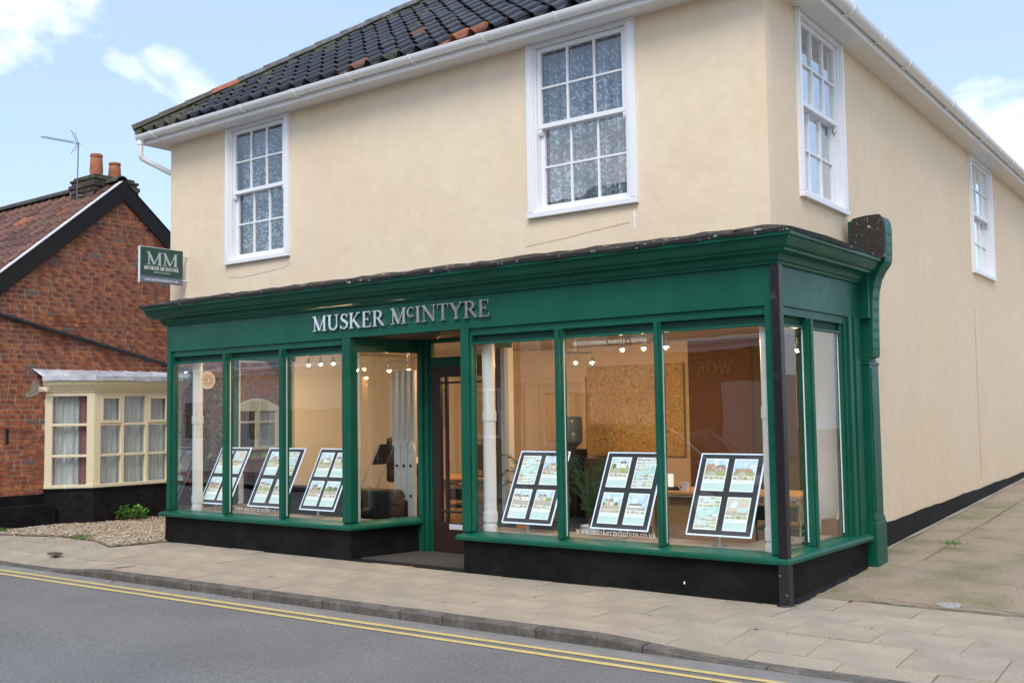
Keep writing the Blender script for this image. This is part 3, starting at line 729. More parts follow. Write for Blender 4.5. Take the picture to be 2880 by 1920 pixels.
# left flank of the shop front (seen through the glass)
m = MB(); m.fbox(LSd,1.52,1.62,-.10,.0,ZS,2.39); m.fbox(LSd,.55,.66,-.10,.0,ZS,2.39); obj('mullion', m, GREEN, shop, bevel=.005)
for a, b, c, d in ((1.50,1.52,-.12,-.03),(.50,.56,-.16,-.08),(2.50,2.512,-.08,-.035)):
    ib = MB(); ib.fbox(LSd,a,b,c,d,.43,2.39); obj('inner_bead', ib, PLASTERW, shop)
# pilaster where recess meets the door
m = MB(); m.box(-4.875,-4.80,.90,1.02,.02,2.461); m.box(-4.80,-4.735,.93,1.02,.02,2.461); m.box(-4.735,-4.70,.955,1.02,.02,2.461); obj('door_pilaster', m, GREEN, shop, bevel=.006)
m = MB(); m.box(-3.69,-3.60,.90,1.02,.02,2.461); obj('door_pilaster', m, GREEN, shop, bevel=.006)
# sill: a bull-nosed board round each bay
sp = [(-.12,.336),(.050,.326),(.064,.334),(.070,.352),(.064,.372),(.048,.384),(-.03,.402),(-.12,.412)]
sl = MB(); sl.sweep([(XL,2.6),(XL,0),(-5.055,0),(-4.862,.93)], sp); obj('window_sill', sl, GREEN, shop, smooth=True)
sl = MB(); sl.sweep([(-3.60,.93),(-3.42,0),(0,0),(0,1.94)], sp); obj('window_sill', sl, GREEN, shop, smooth=True)
# stall risers
sr_ = MB(); sr_.sweep([(XL,2.6),(XL+.0,0),(-5.055,0),(-4.862,.93)], [(-.12,-.12),(.006,-.12),(.0,.335),(-.12,.335)]); obj('stall_riser', sr_, BLACK, shop)
sr_ = MB(); sr_.sweep([(-3.60,.93),(-3.42,0),(0,0),(0,1.94)], [(-.12,-.12),(.006,-.12),(.0,.335),(-.12,.335)]); obj('stall_riser', sr_, BLACK, shop)
ft = MB()
for k in range(16):
    y0, y1 = .08+k*.11, .08+(k+1)*.11; w0 = .008+.02*abs(math.sin(k*1.3)); w1 = .008+.02*abs(math.sin((k+1)*1.3))
    ft.quad((.004,y0,.035+sz(0,y0)),(.01+w0,y0,sz(0,y0)+.006),(.01+w1,y1,sz(0,y1)+.006),(.004,y1,.035+sz(0,y1)))
obj('riser_fillet', ft, BLACK, shop, smooth=True)
for (x_, z_) in ((-.93,.10),):
    m = MB(); m.prism([(x_,-.002,z_),(x_+.012,-.002,z_-.004),(x_+.016,-.002,z_+.008),(x_+.007,-.002,z_+.022),(x_-.003,-.002,z_+.012)], (0,-.006,0)); obj('paint_spot', m, WHITE, shop)
cpst = MB(); cpst.box(-.030,.048,-.052,.030,-.03,2.795); obj('corner_post', cpst, BLACK_G, shop, bevel=.006)
cb = MB(); cb.box(-.034,.052,-.056,.034,-.03,.36); cb.lathe([(.002,0),(.075,0),(.06,.018),(.002,.02)], (.0,-.02,-.004), 10); obj('post_foot', cb, mat('worn_black_paint', (.014,.013,.013), .45, c2=(.16,.15,.15), nscale=24, nlo=.62, nhi=.70, var=.3, bump=.5), shop)
# panes
GLASS_F = glass_mat('flank_glass', gain=1.35)
def pane(F, a, b, z0=.415, z1=2.296, d=-.062):
    g_ = MB(); g_.fbox(F,a,b,d,d+.006,z0,z1); return obj('window_pane', g_, GLASS_F if F is RS else GLASS, shop)
for a, b in bl: pane(FL, ux(a)+.002, ux(b)-.002)
pane(RS,.10,.655); pane(RS,.745,1.50); pane(LSd,.66,1.52); pane(LSd,1.62,2.50)
pane(RL,.10,RL.L-.03,z1=2.31); pane(RRr,.03,RRr.L-.10,z1=2.31)
ib = MB(); ib.fbox(RL,.085,.135,-.14,-.07,.415,2.31); obj('inner_bead', ib, PLASTERW, shop)
# pier, console bracket and cornice stop at the flank end
m = MB(); m.box(-.10,.085,1.985,2.275,-.05,.50); obj('pier_base', m, GREEN, shop, bevel=.008)
m = MB(); m.box(-.10,.066,2.0,2.255,.50,2.03); m.box(.066,.074,2.03,2.225,.60,1.98); obj('pier', m, GREEN, shop, bevel=.006)
m = MB(); m.box(-.10,.078,1.99,2.265,.50,.53); m.box(-.10,.074,1.99,2.265,.53,.545); obj('pier_moulding', m, GREEN, shop, bevel=.005)
m = MB(); m.box(-.10,.074,1.99,2.262,2.01,2.04); obj('pier_moulding', m, GREEN, shop, bevel=.005)
cprof = [(-.10,2.04),(.075,2.045),(.062,2.075),(.10,2.085),(.108,2.125),(.112,2.40),(.118,2.60),(.128,2.72),(.155,2.84),(.205,2.93),(.248,2.985),(.262,3.03),(.268,3.14),(.270,3.33),(.262,3.40),(.240,3.445),(.20,3.455),(-.10,3.43)]
m = MB(); m.prism([(x,2.0,z) for x, z in cprof], (0,.20,0)); obj('console_bracket', m, GREEN, shop, smooth=True, bevel=.005)
m = MB(); n_ = 0
for i in range(4, len(cprof)-5):
    (xa,za),(xb,zb) = cprof[i], cprof[i+1]; L_ = math.hypot(xb-xa,zb-za); kk = max(1,int(L_/.085))
    for j in range(kk):
        t = (j+.5)/kk; x, z = xa+(xb-xa)*t, za+(zb-za)*t
        nx_, nz_ = (zb-za)/L_, -(xb-xa)/L_
        hgt = min(.028, L_/kk*.36)
        for yy in (2.045,2.10,2.155):
            tx, tz = -nz_, nx_
            m.add([(x+tx*hgt,yy,z+tz*hgt),(x,yy-.022,z),(x-tx*hgt,yy,z-tz*hgt),(x,yy+.022,z),(x+nx_*.006,yy,z+nz_*.006)], [(0,1,4),(1,2,4),(2,3,4),(3,0,4)])
obj('console_carving', m, GREEN, shop, kind='stuff')
m = MB()
bp_ = [(-.10,3.10),(.262,3.03),(.276,3.14),(.278,3.33),(.262,3.42),(.235,3.462),(.12,3.462),(.05,3.455),(-.02,3.445),(-.055,3.40),(-.06,3.30),(-.065,3.15)]
m.prism([(x-.006,1.94,z) for x, z in bp_], (0,.058,0)); obj('cornice_stop', m, LEADB and mat('peeling_black_paint', (.024,.018,.014), .7, c2=(.58,.56,.52), nscale=20, nlo=.64, nhi=.67, var=.4, bump=.6), shop)
m = MB(); m.box(-.10,.10,1.93,2.0,2.462,3.03); obj('console_return', m, GREEN, shop)

# recess: floor, ceiling, door
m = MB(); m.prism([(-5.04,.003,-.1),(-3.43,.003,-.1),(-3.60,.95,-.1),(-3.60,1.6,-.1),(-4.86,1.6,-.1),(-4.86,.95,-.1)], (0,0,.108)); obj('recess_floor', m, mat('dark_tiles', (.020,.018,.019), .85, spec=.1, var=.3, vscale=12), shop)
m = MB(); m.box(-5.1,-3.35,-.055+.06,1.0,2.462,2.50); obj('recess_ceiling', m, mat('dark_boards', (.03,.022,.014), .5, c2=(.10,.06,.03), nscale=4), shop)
m = MB(); m.box(-4.70,-3.69,.955,1.02,2.14,2.255); m.box(-4.70,-3.69,.958,1.02,2.42,2.461); obj('transom_frame', m, GREEN, shop, bevel=.005)
m = MB(); m.box(-4.70,-3.69,.985,.991,2.255,2.42); obj('window_pane', m, GLASS, shop)
dm = MB(); dx0, dx1 = -4.695, -3.695
dm.box(dx0,dx0+.125,.955,1.01,.03,2.14); dm.box(dx1-.125,dx1,.955,1.01,.03,2.14); dm.box(dx0+.125,dx1-.125,.955,1.01,2.02,2.14); dm.box(dx0+.125,dx1-.125,.955,1.01,.03,.36)
dm.box(dx0+.125,dx1-.125,.962,1.005,1.945,1.968); dm.box(dx0+.125,dx1-.125,.962,1.005,.47,.495)
for x in (-4.487,-3.90): dm.box(x-.018,x+.018,.964,1.003,.36,2.02)
door = obj('shop_door', dm, DBROWN, shop, bevel=.005)
m = MB(); m.box(dx0+.125,dx1-.125,.982,.988,.36,2.02); obj('door_glass', m, GLASS, door)
m = MB(); m.box(-4.44,-4.12,.945,.955,.285,.345); obj('letter_plate', m, ALU, door, bevel=.003)
m = MB(); m.tube([(-3.78,.955,1.05),(-3.78,.90,1.05)], .012, 8); m.tube([(-3.78,.90,.98),(-3.78,.90,1.30)], .013, 8); obj('door_handle', m, STEEL, door)

# interior shell
m = MB(); m.box(XL+.1,-.1,.12,2.0,-.1,.02); m.box(XL+.1,-.42,2.0,4.5,-.1,.02); obj('shop_floor', m, CARPET, shop)
m = MB(); m.box(XL+.02,-.05,.105,2.2,2.52,2.60); m.box(XL+.02,-.42,2.2,4.6,2.52,2.60); obj('shop_ceiling', m, CEIL, shop)
m = MB(); m.box(XL+.1,-.42,4.5,4.6,0,2.52); obj('shop_back_wall', m, PLASTER, shop)
m = MB(); m.box(XL+.02,XL+.12,2.11,4.5,0,2.52); obj('shop_left_wall', m, PLASTERW, shop)
m = MB(); m.box(-3.22,-2.3,4.46,4.5,0,2.52); obj('brown_wall_panel', m, mat('brown_panel', (.16,.075,.04), .8, var=.15), shop)
m = MB(); m.box(-2.3,-.52,4.47,4.5,0,2.52); obj('olive_wall_panel', m, mat('olive_panel', (.13,.10,.045), .85, var=.15), shop)
m = MB(); m.box(-.52,-.42,1.95,4.5,0,2.52); obj('shop_right_wall', m, mat('brown_wall', (.20,.13,.075), .85), shop)
m = MB(); m.box(-.42,-.10,1.78,1.95,.02,2.52); obj('white_return_board', m, PLASTERW, shop)
m = MB(); m.box(XL+.12,-5.12,.10,.5,.36,.40); m.box(-3.42,-.10,.10,.60,.36,.40); m.box(-.6,-.10,.6,1.78,.36,.40); m.box(XL+.10,XL+.45,.5,2.1,.36,.40); obj('window_board', m, mat('grey_board', (.30,.28,.25), .6, var=.1), shop)
m = MB(); m.box(-6.75,-6.0,4.47,4.5,0,2.05) ; m.box(-5.72,-4.95,4.47,4.5,.02,2.02); obj('inner_door', m, mat('panel_door_paint', (.60,.44,.31), .6), shop, bevel=.006)
m = MB(); m.box(-5.80,-5.72,4.46,4.5,.02,2.08); m.box(-4.95,-4.88,4.46,4.5,.02,2.08); m.box(-5.80,-4.88,4.455,4.5,2.02,2.10)
for x0, x1 in ((-5.62,-5.38),(-5.29,-5.05)):
    for z0, z1 in ((.25,.95),(1.1,1.85)): m.box(x0,x1,4.455,4.47,z0,z1)
obj('door_architrave', m, mat('arch_paint', (.66,.50,.36), .5), shop, bevel=.008)
for x, y in ((-8.10,.20),(-3.235,.20),(-.165,.17)):
    m = MB(); m.tube([(x,y,.40),(x,y,2.52)], .066, 20)
    for z in (.55,1.57): m.tube([(x,y,z-.05),(x,y,z+.05)], .074, 20)
    m.tube([(x,y,.40),(x,y,.46)], .074, 20)
    obj('white_column', m, UPVC, shop, smooth=True)
m = MB(); m.box(-5.17,-5.10,.13,.20,.40,2.52); obj('white_column', m, UPVC, shop, bevel=.01)
m = MB(); m.box(-3.598,-3.545,.86,1.02,.40,2.46); obj('bay_end_board', m, PLASTERW, shop)
# round plastic ventilator let into the left flank pane
vc = MB(); vx, vy, vz = XL+.075, .575, 2.10
def disc_x(m, x0, x1, r, n=28, mi=0):
    pts = [(x0,vy+r*math.cos(2*math.pi*i/n),vz+r*math.sin(2*math.pi*i/n)) for i in range(n)]; m.prism(pts, (x1-x0,0,0), mi)
disc_x(vc, vx, vx+.02, .122); disc_x(vc, vx+.02, vx+.028, .10); disc_x(vc, vx+.028, vx+.04, .022)
vent = obj('window_ventilator', vc, UPVC, shop)
sm = MB()
for i in range(14):
    a = 2*math.pi*i/14; c, s_ = math.cos(a), math.sin(a); q = []
    for r, w in ((.035,-.004),(.035,.004),(.085,.008),(.085,-.008)): q.append((vx+.0295, vy+r*c-w*s_, vz+r*s_+w*c))
    sm.add(q, [(0,1,2,3)])
obj('ventilator_slot', sm, mat('slot_grey', (.25,.25,.25), .7), vent)

# ------------------------------------------------------------------ lettering
def arc_pts(cx, cy, rx, ry, a0, a1, n=14, tk=.15, tn=.055):
    o = []
    for i in range(n+1):
        a = rad(a0+(a1-a0)*i/n); o.append((cx+rx*math.cos(a), cy+ry*math.sin(a), tn+(tk-tn)*abs(math.cos(a))))
    return o
TK, TN = .155, .058
def L2(x0,y0,x1,y1,w): return [(x0,y0,w),(x1,y1,w)]
def ser(x, y, w=.34): return L2(x-w/2,y,x+w/2,y,.05)
def glyph(c):
    k, n = TK, TN; b, t = .025, .975
    if c == 'M': return 1.14, [L2(.19,.02,.19,1,n+.01),[(.15,1,k),(.57,.03,k)],[(.57,.03,n),(.95,1,n)],L2(.95,.02,.95,1,k),ser(.19,b,.30),ser(.95,b,.36),ser(.13,t,.20),ser(1.0,t,.22)]
    if c == 'U': return .98, [L2(.22,.32,.22,1,k),arc_pts(.5,.33,.28,.31,180,360,14,.13,.08),L2(.78,.32,.78,1,n+.01),ser(.22,t,.36),ser(.78,t,.28)]
    if c == 'S':
        p = [(.60,.80),(.53,.92),(.38,.965),(.23,.91),(.17,.78),(.22,.65),(.36,.55),(.52,.45),(.60,.32),(.58,.15),(.45,.05),(.30,.035),(.16,.10),(.11,.22)]
        w = [.05,.06,.07,.10,.13,.16,.18,.18,.15,.12,.08,.06,.06,.05]
        return .70, [[(x,y,q) for (x,y), q in zip(p, w)],L2(.61,.74,.61,.97,.035),L2(.10,.03,.10,.28,.035)]
    if c == 'K': return .96, [L2(.22,.02,.22,1,k),L2(.28,.40,.74,1,n),[(.40,.56,k),(.80,0.03,k)],ser(.22,b),ser(.22,t),ser(.76,t,.28),ser(.84,b,.26)]
    if c == 'E': return .80, [L2(.22,.02,.22,1,k),L2(.12,t,.68,t,n),L2(.22,.51,.52,.51,n),L2(.12,b,.70,b,n),L2(.68,.76,.68,1,.045),L2(.53,.40,.53,.62,.045),L2(.72,.0,.72,.26,.045)]
    if c == 'F': return .74, [L2(.22,.02,.22,1,k),L2(.12,t,.66,t,n),L2(.22,.51,.50,.51,n),L2(.66,.76,.66,1,.045),L2(.51,.40,.51,.62,.045),ser(.22,b)]
    if c == 'L': return .74, [L2(.22,.02,.22,1,k),L2(.12,b,.66,b,n),L2(.67,0,.67,.26,.045),ser(.22,t)]
    if c == 'R': return .92, [L2(.22,.02,.22,1,k),[(.22,t,n)]+arc_pts(.42,.745,.24,.23,90,-90,10)+[(.22,.515,n)],[(.44,.52,k*.9),(.82,.03,k)],ser(.22,b),ser(.17,t,.24),ser(.84,b,.18)]
    if c == 'C': return .88, [arc_pts(.50,.5,.39,.475,52,308,20,.16,.055),L2(.78,.68,.78,.97,.045)]
    if c == 'G': return .96, [arc_pts(.50,.5,.39,.475,52,320,20,.16,.055),L2(.78,.70,.78,.97,.045),L2(.78,.06,.78,.44,.13),ser(.78,.44,.28)]
    if c == 'O': return .98, [arc_pts(.49,.5,.38,.475,0,360,28,.16,.055)]
    if c == 'I': return .46, [L2(.23,.02,.23,1,k),ser(.23,b),ser(.23,t)]
    if c == 'N': return 1.04, [L2(.20,.02,.20,1,n),[(.16,.98,k),(.84,.04,k)],L2(.86,0,.86,1,n),ser(.20,b,.28),ser(.13,t,.2),ser(.86,t,.28)]
    if c == 'T': return .84, [L2(.42,.02,.42,1,k),L2(.06,t,.78,t,n),L2(.07,.74,.07,1,.045),L2(.77,.74,.77,1,.045),ser(.42,b)]
    if c == 'Y': return .88, [L2(.44,.02,.44,.48,k),L2(.14,.98,.44,.44,k),L2(.76,.98,.45,.44,n),ser(.44,b),ser(.14,t,.30),ser(.76,t,.26)]
    if c == 'A': return .92, [L2(.14,.02,.46,1,n),L2(.44,1,.80,.02,k),L2(.25,.34,.66,.34,n),ser(.14,b,.26),ser(.80,b,.32)]
    if c == 'V': return .90, [L2(.14,.98,.46,.0,k),L2(.80,.98,.48,.0,n),ser(.14,t,.30),ser(.80,t,.24)]
    if c == '&': return .98, [arc_pts(.42,.76,.17,.21,0,360,14,.09,.05),arc_pts(.38,.27,.28,.25,60,330,16,.13,.06),[(.34,.62,.13),(.84,.02,.13)],L2(.64,.18,.82,.50,.05)]
    if c == 'W': return 1.2, [L2(.14,.98,.36,.0,k),L2(.38,.0,.60,.98,n),L2(.58,.98,.80,.0,k),L2(.82,.0,1.04,.98,n),ser(.14,t,.28),ser(1.04,t,.24)]
    if c == '.': return .32, [L2(.16,.0,.16,.14,.14)]
    h = .64
    if c == 'i': return .38, [L2(.19,.02,.19,h,.12),L2(.19,.80,.19,.93,.13),ser(.19,b,.28),ser(.14,h-.02,.16)]
    if c == 'w': return .94, [L2(.12,h,.30,0,.11),L2(.30,0,.46,h,.05),L2(.46,h,.64,0,.11),L2(.64,0,.80,h,.05),ser(.12,h-.02,.22),ser(.80,h-.02,.2)]
    if c == 'm': return 1.06, [L2(.20,.02,.20,h,.12),arc_pts(.37,.42,.17,.21,180,0,8,.10,.07),L2(.54,.02,.54,.42,.12),arc_pts(.71,.42,.17,.21,180,0,8,.10,.07),L2(.88,.02,.88,.42,.12),ser(.20,b,.26),ser(.54,b,.26),ser(.88,b,.26)]
    if c == 'n': return .74, [L2(.20,.02,.20,h,.12),arc_pts(.38,.42,.18,.21,180,0,8,.10,.07),L2(.56,.02,.56,.42,.12),ser(.20,b,.26),ser(.56,b,.26)]
    if c == 'u': return .74, [L2(.18,.2,.18,h,.12),arc_pts(.36,.22,.18,.20,180,360,8,.10,.07),L2(.54,.02,.54,h,.12),ser(.14,h-.02,.18),ser(.5,h-.02,.18),ser(.6,b,.16)]
    if c == 's': return .54, [[(.44,.52,.05),(.30,.62,.06),(.16,.54,.10),(.20,.38,.13),(.36,.27,.13),(.42,.14,.10),(.28,.03,.06),(.11,.10,.05)]]
    if c == 'k': return .74, [L2(.20,.02,.20,1,.12),L2(.24,.26,.54,h,.05),L2(.34,.36,.62,.03,.12),ser(.20,b,.26),ser(.15,t,.16),ser(.62,b,.2)]
    if c == 'e': return .66, [arc_pts(.33,.32,.24,.30,0,320,16,.12,.055),L2(.12,.34,.56,.34,.05)]
    if c == 'r': return .54, [L2(.20,.02,.20,h,.12),arc_pts(.38,.42,.16,.20,170,40,6,.08,.07),ser(.20,b,.28)]
    if c == 'c': return .60, [arc_pts(.33,.32,.24,.30,48,312,14,.12,.055)]
    if c == 't': return .46, [L2(.20,.10,.20,.86,.12),L2(.06,h-.02,.38,h-.02,.05),arc_pts(.30,.13,.10,.11,180,320,6,.08,.05)]
    if c == 'y': return .72, [L2(.14,h,.36,.0,.12),L2(.60,h,.24,-.30,.05),ser(.14,h-.02,.24),ser(.58,h-.02,.2)]
    if c == 'o': return .68, [arc_pts(.34,.32,.25,.30,0,360,20,.12,.055)]
    return .35, []
def glyph_solid(mb, c, put, depth, back=0.0):
    """put(x, y, d) -> world point; every stroke a small solid, each a hair prouder than the last"""
    w, strokes = glyph(c)
    for si, s in enumerate(strokes):
        lft, rgt = [], []
        n = len(s)
        for i, (x, y, wd) in enumerate(s):
            a, b = s[max(i-1,0)], s[min(i+1,n-1)]; dx, dy = b[0]-a[0], b[1]-a[1]; q = math.hypot(dx,dy) or 1
            lft.append((x-dy/q*wd/2, y+dx/q*wd/2)); rgt.append((x+dy/q*wd/2, y-dx/q*wd/2))
        d = depth+si*depth*.02+.0002*si
        vs = []; fs = []
        for (a, b) in zip(lft, rgt): vs += [put(*a,d),put(*b,d),put(*a,back),put(*b,back)]
        for i in range(n-1):
            k = i*4; fs += [(k,k+1,k+5,k+4),(k+2,k+6,k+7,k+3),(k,k+4,k+6,k+2),(k+1,k+3,k+7,k+5)]
        fs += [(0,2,3,1),(4*n-4,4*n-3,4*n-1,4*n-2)]
        mb.add(vs, fs)
    return w
def text_width(t): return sum(glyph(c)[0] for c in t)
def text_flat(mb, t, put, size, depth=.0008):
    x = 0
    for c in t:
        w = glyph_solid(mb, c, (lambda xx: (lambda a, b, d: put((xx+a)*size, b*size, d)))(x), depth); x += w
    return x*size
sign = thing('shop_sign', 'polished metal shop name in raised serif capitals on the green fascia', 'sign lettering', (-4.33,-.02,2.56))
def place_letters(word, x0, x1, z, hgt, small=()):
    tot = sum(glyph(c)[0]*(.62 if i in small else 1) for i, c in enumerate(word)); k = (x1-x0)/tot; x = x0
    for i, c in enumerate(word):
        sc = .62 if i in small else 1; zz_ = z+hgt*(.36 if i in small else 0)
        m = MB(); glyph_solid(m, c, lambda a, b, d, x=x, sc=sc, zz_=zz_: (x+a*k*sc, -.0-d, zz_+b*hgt*sc), .030, .006)
        obj('letter', m, CHROME, sign); x += glyph(c)[0]*k*sc
place_letters('MUSKER', -5.64, -4.49, 2.562, .172)
place_letters('MCINTYRE', -4.40, -3.02, 2.566, .172, small=(1,))
TXT = mat('cream_vinyl', (.74,.70,.62), .6, var=0)
def window_text(label, t, x0, x1, z, hgt):
    k = (x1-x0)/(text_width(t)*hgt); m = MB()
    text_flat(m, t, lambda a, b, d: (x0+a*k, .0555-d, z+b), hgt); return obj('window_lettering', m, TXT, shop)
window_text('', 'OFFICES COVERING NORFOLK & SUFFOLK', -2.085, -1.27, 2.226, .032)
window_text('', 'www.muskermcintyre.co.uk', -2.09, -1.225, .462, .058)
window_text('', 'www.muskermcintyre.co.uk', -7.14, -6.275, .462, .052)

# projecting board sign
hs_ = thing('hanging_sign', 'square green projecting board sign beside the upper left corner', 'sign', (-8.20,-.28,3.33))
X = -8.20
m = MB(); m.box(X-.02,X,-.60,.03,3.315,3.765); obj('board', m, mat('sign_green', (.018,.070,.055), .4, var=.04), hs_, bevel=.002)
m = MB(); m.box(X,X+.002,-.597,.027,3.318,3.398); obj('grey_strip', m, mat('sign_slate', (.16,.18,.24), .45, var=.03), hs_)
m = MB(); m.box(X-.024,X+.004,-.612,-.60,3.31,3.77); m.box(X-.024,X+.004,-.60,.03,3.765,3.772); obj('edge_trim', m, ALU, hs_)
m = MB(); m.tube([(X-.01,.03,3.70),(X-.01,.11,3.70)], .012, 8); m.tube([(X-.01,.03,3.38),(X-.01,.11,3.38)], .012, 8); obj('bracket', m, ALU, hs_)
def board_text(t, y0, y1, z, hgt, mt, nm, d=.004):
    k = (y1-y0)/(text_width(t)*hgt); m = MB(); text_flat(m, t, lambda a, b, dd: (X+dd+.0005, y0+a*k, z+b), hgt, d); obj(nm, m, mt, hs_)
board_text('MM', -.515, -.045, 3.545, .165, mat('sign_grey_letter', (.42,.50,.49), .5, var=0), 'monogram')
board_text('MUSKER MCINTYRE', -.545, -.03, 3.482, .046, mat('sign_white_letter', (.82,.84,.84), .5, var=0), 'name_lettering')
board_text('ESTATE AGENTS', -.40, -.165, 3.442, .021, mat('sign_pale_letter', (.5,.56,.55), .5, var=0), 'trade_lettering')
board_text('www.muskermcintyre.co.uk', -.535, -.04, 3.342, .036, mat('sign_white_letter_b', (.82,.84,.84), .5, var=0), 'web_lettering', .005)

# ------------------------------------------------------------------ window displays
PM = [mat('page_white', (.80,.86,.88), .45, var=0, emit=.30), mat('print_sky', (.42,.64,.86), .45, c2=(.74,.82,.88), nscale=24, var=.05, emit=.28),
      mat('print_grass', (.30,.42,.14), .45, c2=(.46,.48,.26), nscale=45, var=.35, vscale=60, emit=.24), mat('print_brick', (.48,.32,.24), .45, var=.3, vscale=80, emit=.24),
      mat('print_cream', (.66,.61,.52), .45, var=.2, vscale=60, emit=.26), mat('print_roof', (.30,.26,.26), .45, var=.3, vscale=90, emit=.2), mat('print_tree', (.13,.22,.10), .45, c2=(.22,.30,.14), nscale=60, var=.4, vscale=70, emit=.2),
      mat('print_teal', (.55,.74,.76), .45, var=.04, emit=.28), mat('print_text', (.55,.60,.64), .45, var=.2, emit=.22), mat('print_banner', (.42,.66,.66), .45, var=.06, emit=.28),
      mat('print_road', (.52,.48,.44), .45, var=.3, vscale=60, emit=.24)]
def poster(m, put, w, h, rr, kind):
    def q(x0,x1,y0,y1,mi,d): m.add([put(x0*w,y0*h,d),put(x1*w,y0*h,d),put(x1*w,y1*h,d),put(x0*w,y1*h,d)], [(0,1,2,3)], mi)
    def tri(p, mi, d): m.add([put(x*w,y*h,d) for x, y in p], [tuple(range(len(p)))], mi)
    # sheet with thickness
    m.add([put(x*w,y*h,d) for d in (0,.002) for x, y in ((0,0),(1,0),(1,1),(0,1))], [(3,2,1,0),(4,5,6,7),(0,1,5,4),(1,2,6,5),(2,3,7,6),(3,0,4,7)], 0)
    def para(p, mi, d): tri(p, mi, d)
    if kind == 'house':
        q(.04,.96,.46,.965,1,.0026)
        gy = rr.uniform(.56,.66); q(.04,.96,.46,gy,2 if rr.random() < .55 else 10,.0029)
        for _ in range(6):
            x = rr.uniform(.04,.80); r = rr.uniform(.05,.10); k = 7
            tri([(min(.96,max(.04,x+r+r*1.2*math.cos(a*6.283/k+rr.uniform(-.2,.2)))), gy+r*.45+r*.85*math.sin(a*6.283/k)) for a in range(k)], rr.choice((6,6,2)), .0031+.0001*_)
        b = gy-.02; sub = rr.choice(('house','house','bungalow','pair','trees','room'))
        def dwelling(hx, hw, hh, mi, rf):
            q(hx,hx+hw,b,b+hh,mi,.0038); tri([(hx-.02,b+hh),(hx+hw+.02,b+hh),(hx+hw-.05,b+hh+rf),(hx+.05,b+hh+rf)], rr.choice((5,5,3)), .0041)
            q(hx+hw*.7,hx+hw*.78,b+hh+rf-.02,b+hh+rf+.035,3,.0044)
            k_ = max(2,int(hw/.11))
            for k in range(k_):
                for z_ in range(2 if hh > .09 else 1): q(hx+hw*(k+.25)/k_,hx+hw*(k+.62)/k_,b+hh*(.16+.48*z_),b+hh*(.16+.48*z_)+hh*.24,rr.choice((5,0)),.0046)
        if sub == 'house':
            hx, hw, hh = rr.uniform(.14,.34), rr.uniform(.38,.54), rr.uniform(.10,.15); mi = rr.choice((3,4,4,0)); dwelling(hx,hw,hh,mi,.07)
            gx_ = hx+hw*rr.uniform(.0,.5); tri([(gx_,b),(gx_+hw*.34,b),(gx_+hw*.34,b+hh),(gx_+hw*.17,b+hh+.08),(gx_,b+hh)], mi, .0043)
        elif sub == 'bungalow': dwelling(rr.uniform(.06,.16), rr.uniform(.62,.76), .065, rr.choice((3,4,0)), .06)
        elif sub == 'pair':
            dwelling(.06,.40,rr.uniform(.12,.17),rr.choice((3,4)),.08); dwelling(.50,.42,rr.uniform(.09,.13),rr.choice((4,0,3)),.07)
        elif sub == 'room':
            q(.04,.96,.46,.965,4,.0048); q(.04,.96,.46,.58,rr.choice((3,10)),.0050); q(.16,.46,.68,.90,1,.0050); q(.52,.90,.55,.70,rr.choice((7,5,9)),.0052)
        else:
            for _ in range(9):
                x = rr.uniform(.04,.74); r = rr.uniform(.06,.12); tri([(min(.96,max(.04,x+r+r*1.3*math.cos(a*.785+rr.uniform(-.2,.2)))), gy+r*.4+r*.9*math.sin(a*.785)) for a in range(8)], rr.choice((6,2,6)), .0040+.0001*_)
        tri([(.04,.46),(.60,.46),(.50,b),(.34,b)], 10, .0034)
        for k in range(4):
            x = .04+k*.232; q(x,x+.215,.355,.445,rr.choice((1,2,4,10,3)),.0028); q(x,x+.215,.355,.385,rr.choice((2,10,4)),.0031); q(x+.05,x+.15,.385,.42,rr.choice((3,4,5)),.0033)
        for r_ in range(3): q(.06,rr.uniform(.5,.85),.325-r_*.022,.332-r_*.022,8,.0030)
        q(.03,.97,.03,.245,7,.0028)
        for r_ in range(3): q(.08,rr.uniform(.4,.7),.19-r_*.045,.198-r_*.045,8,.0030)
    else:
        for r_ in range(9):
            if r_ in (4,): continue
            for k in range(4):
                x, y_ = .04+k*.235, .035+r_*.105; q(x,x+.22,y_+.018,y_+.095,rr.choice((1,1,1,2,4,10,7)),.0028); q(x,x+.22,y_+.018,y_+.05,rr.choice((2,10,3,4,7)),.0030)
                q(x,x+.20,y_+.004,y_+.012,8,.0030)
        para([(.03,.30),(.97,.50),(.97,.72),(.03,.52)], 9, .0034)
        for r_ in range(3): para([(.12,.37+r_*.05),(.80,.515+r_*.05),(.80,.53+r_*.05),(.12,.385+r_*.05)], 0, .0037)
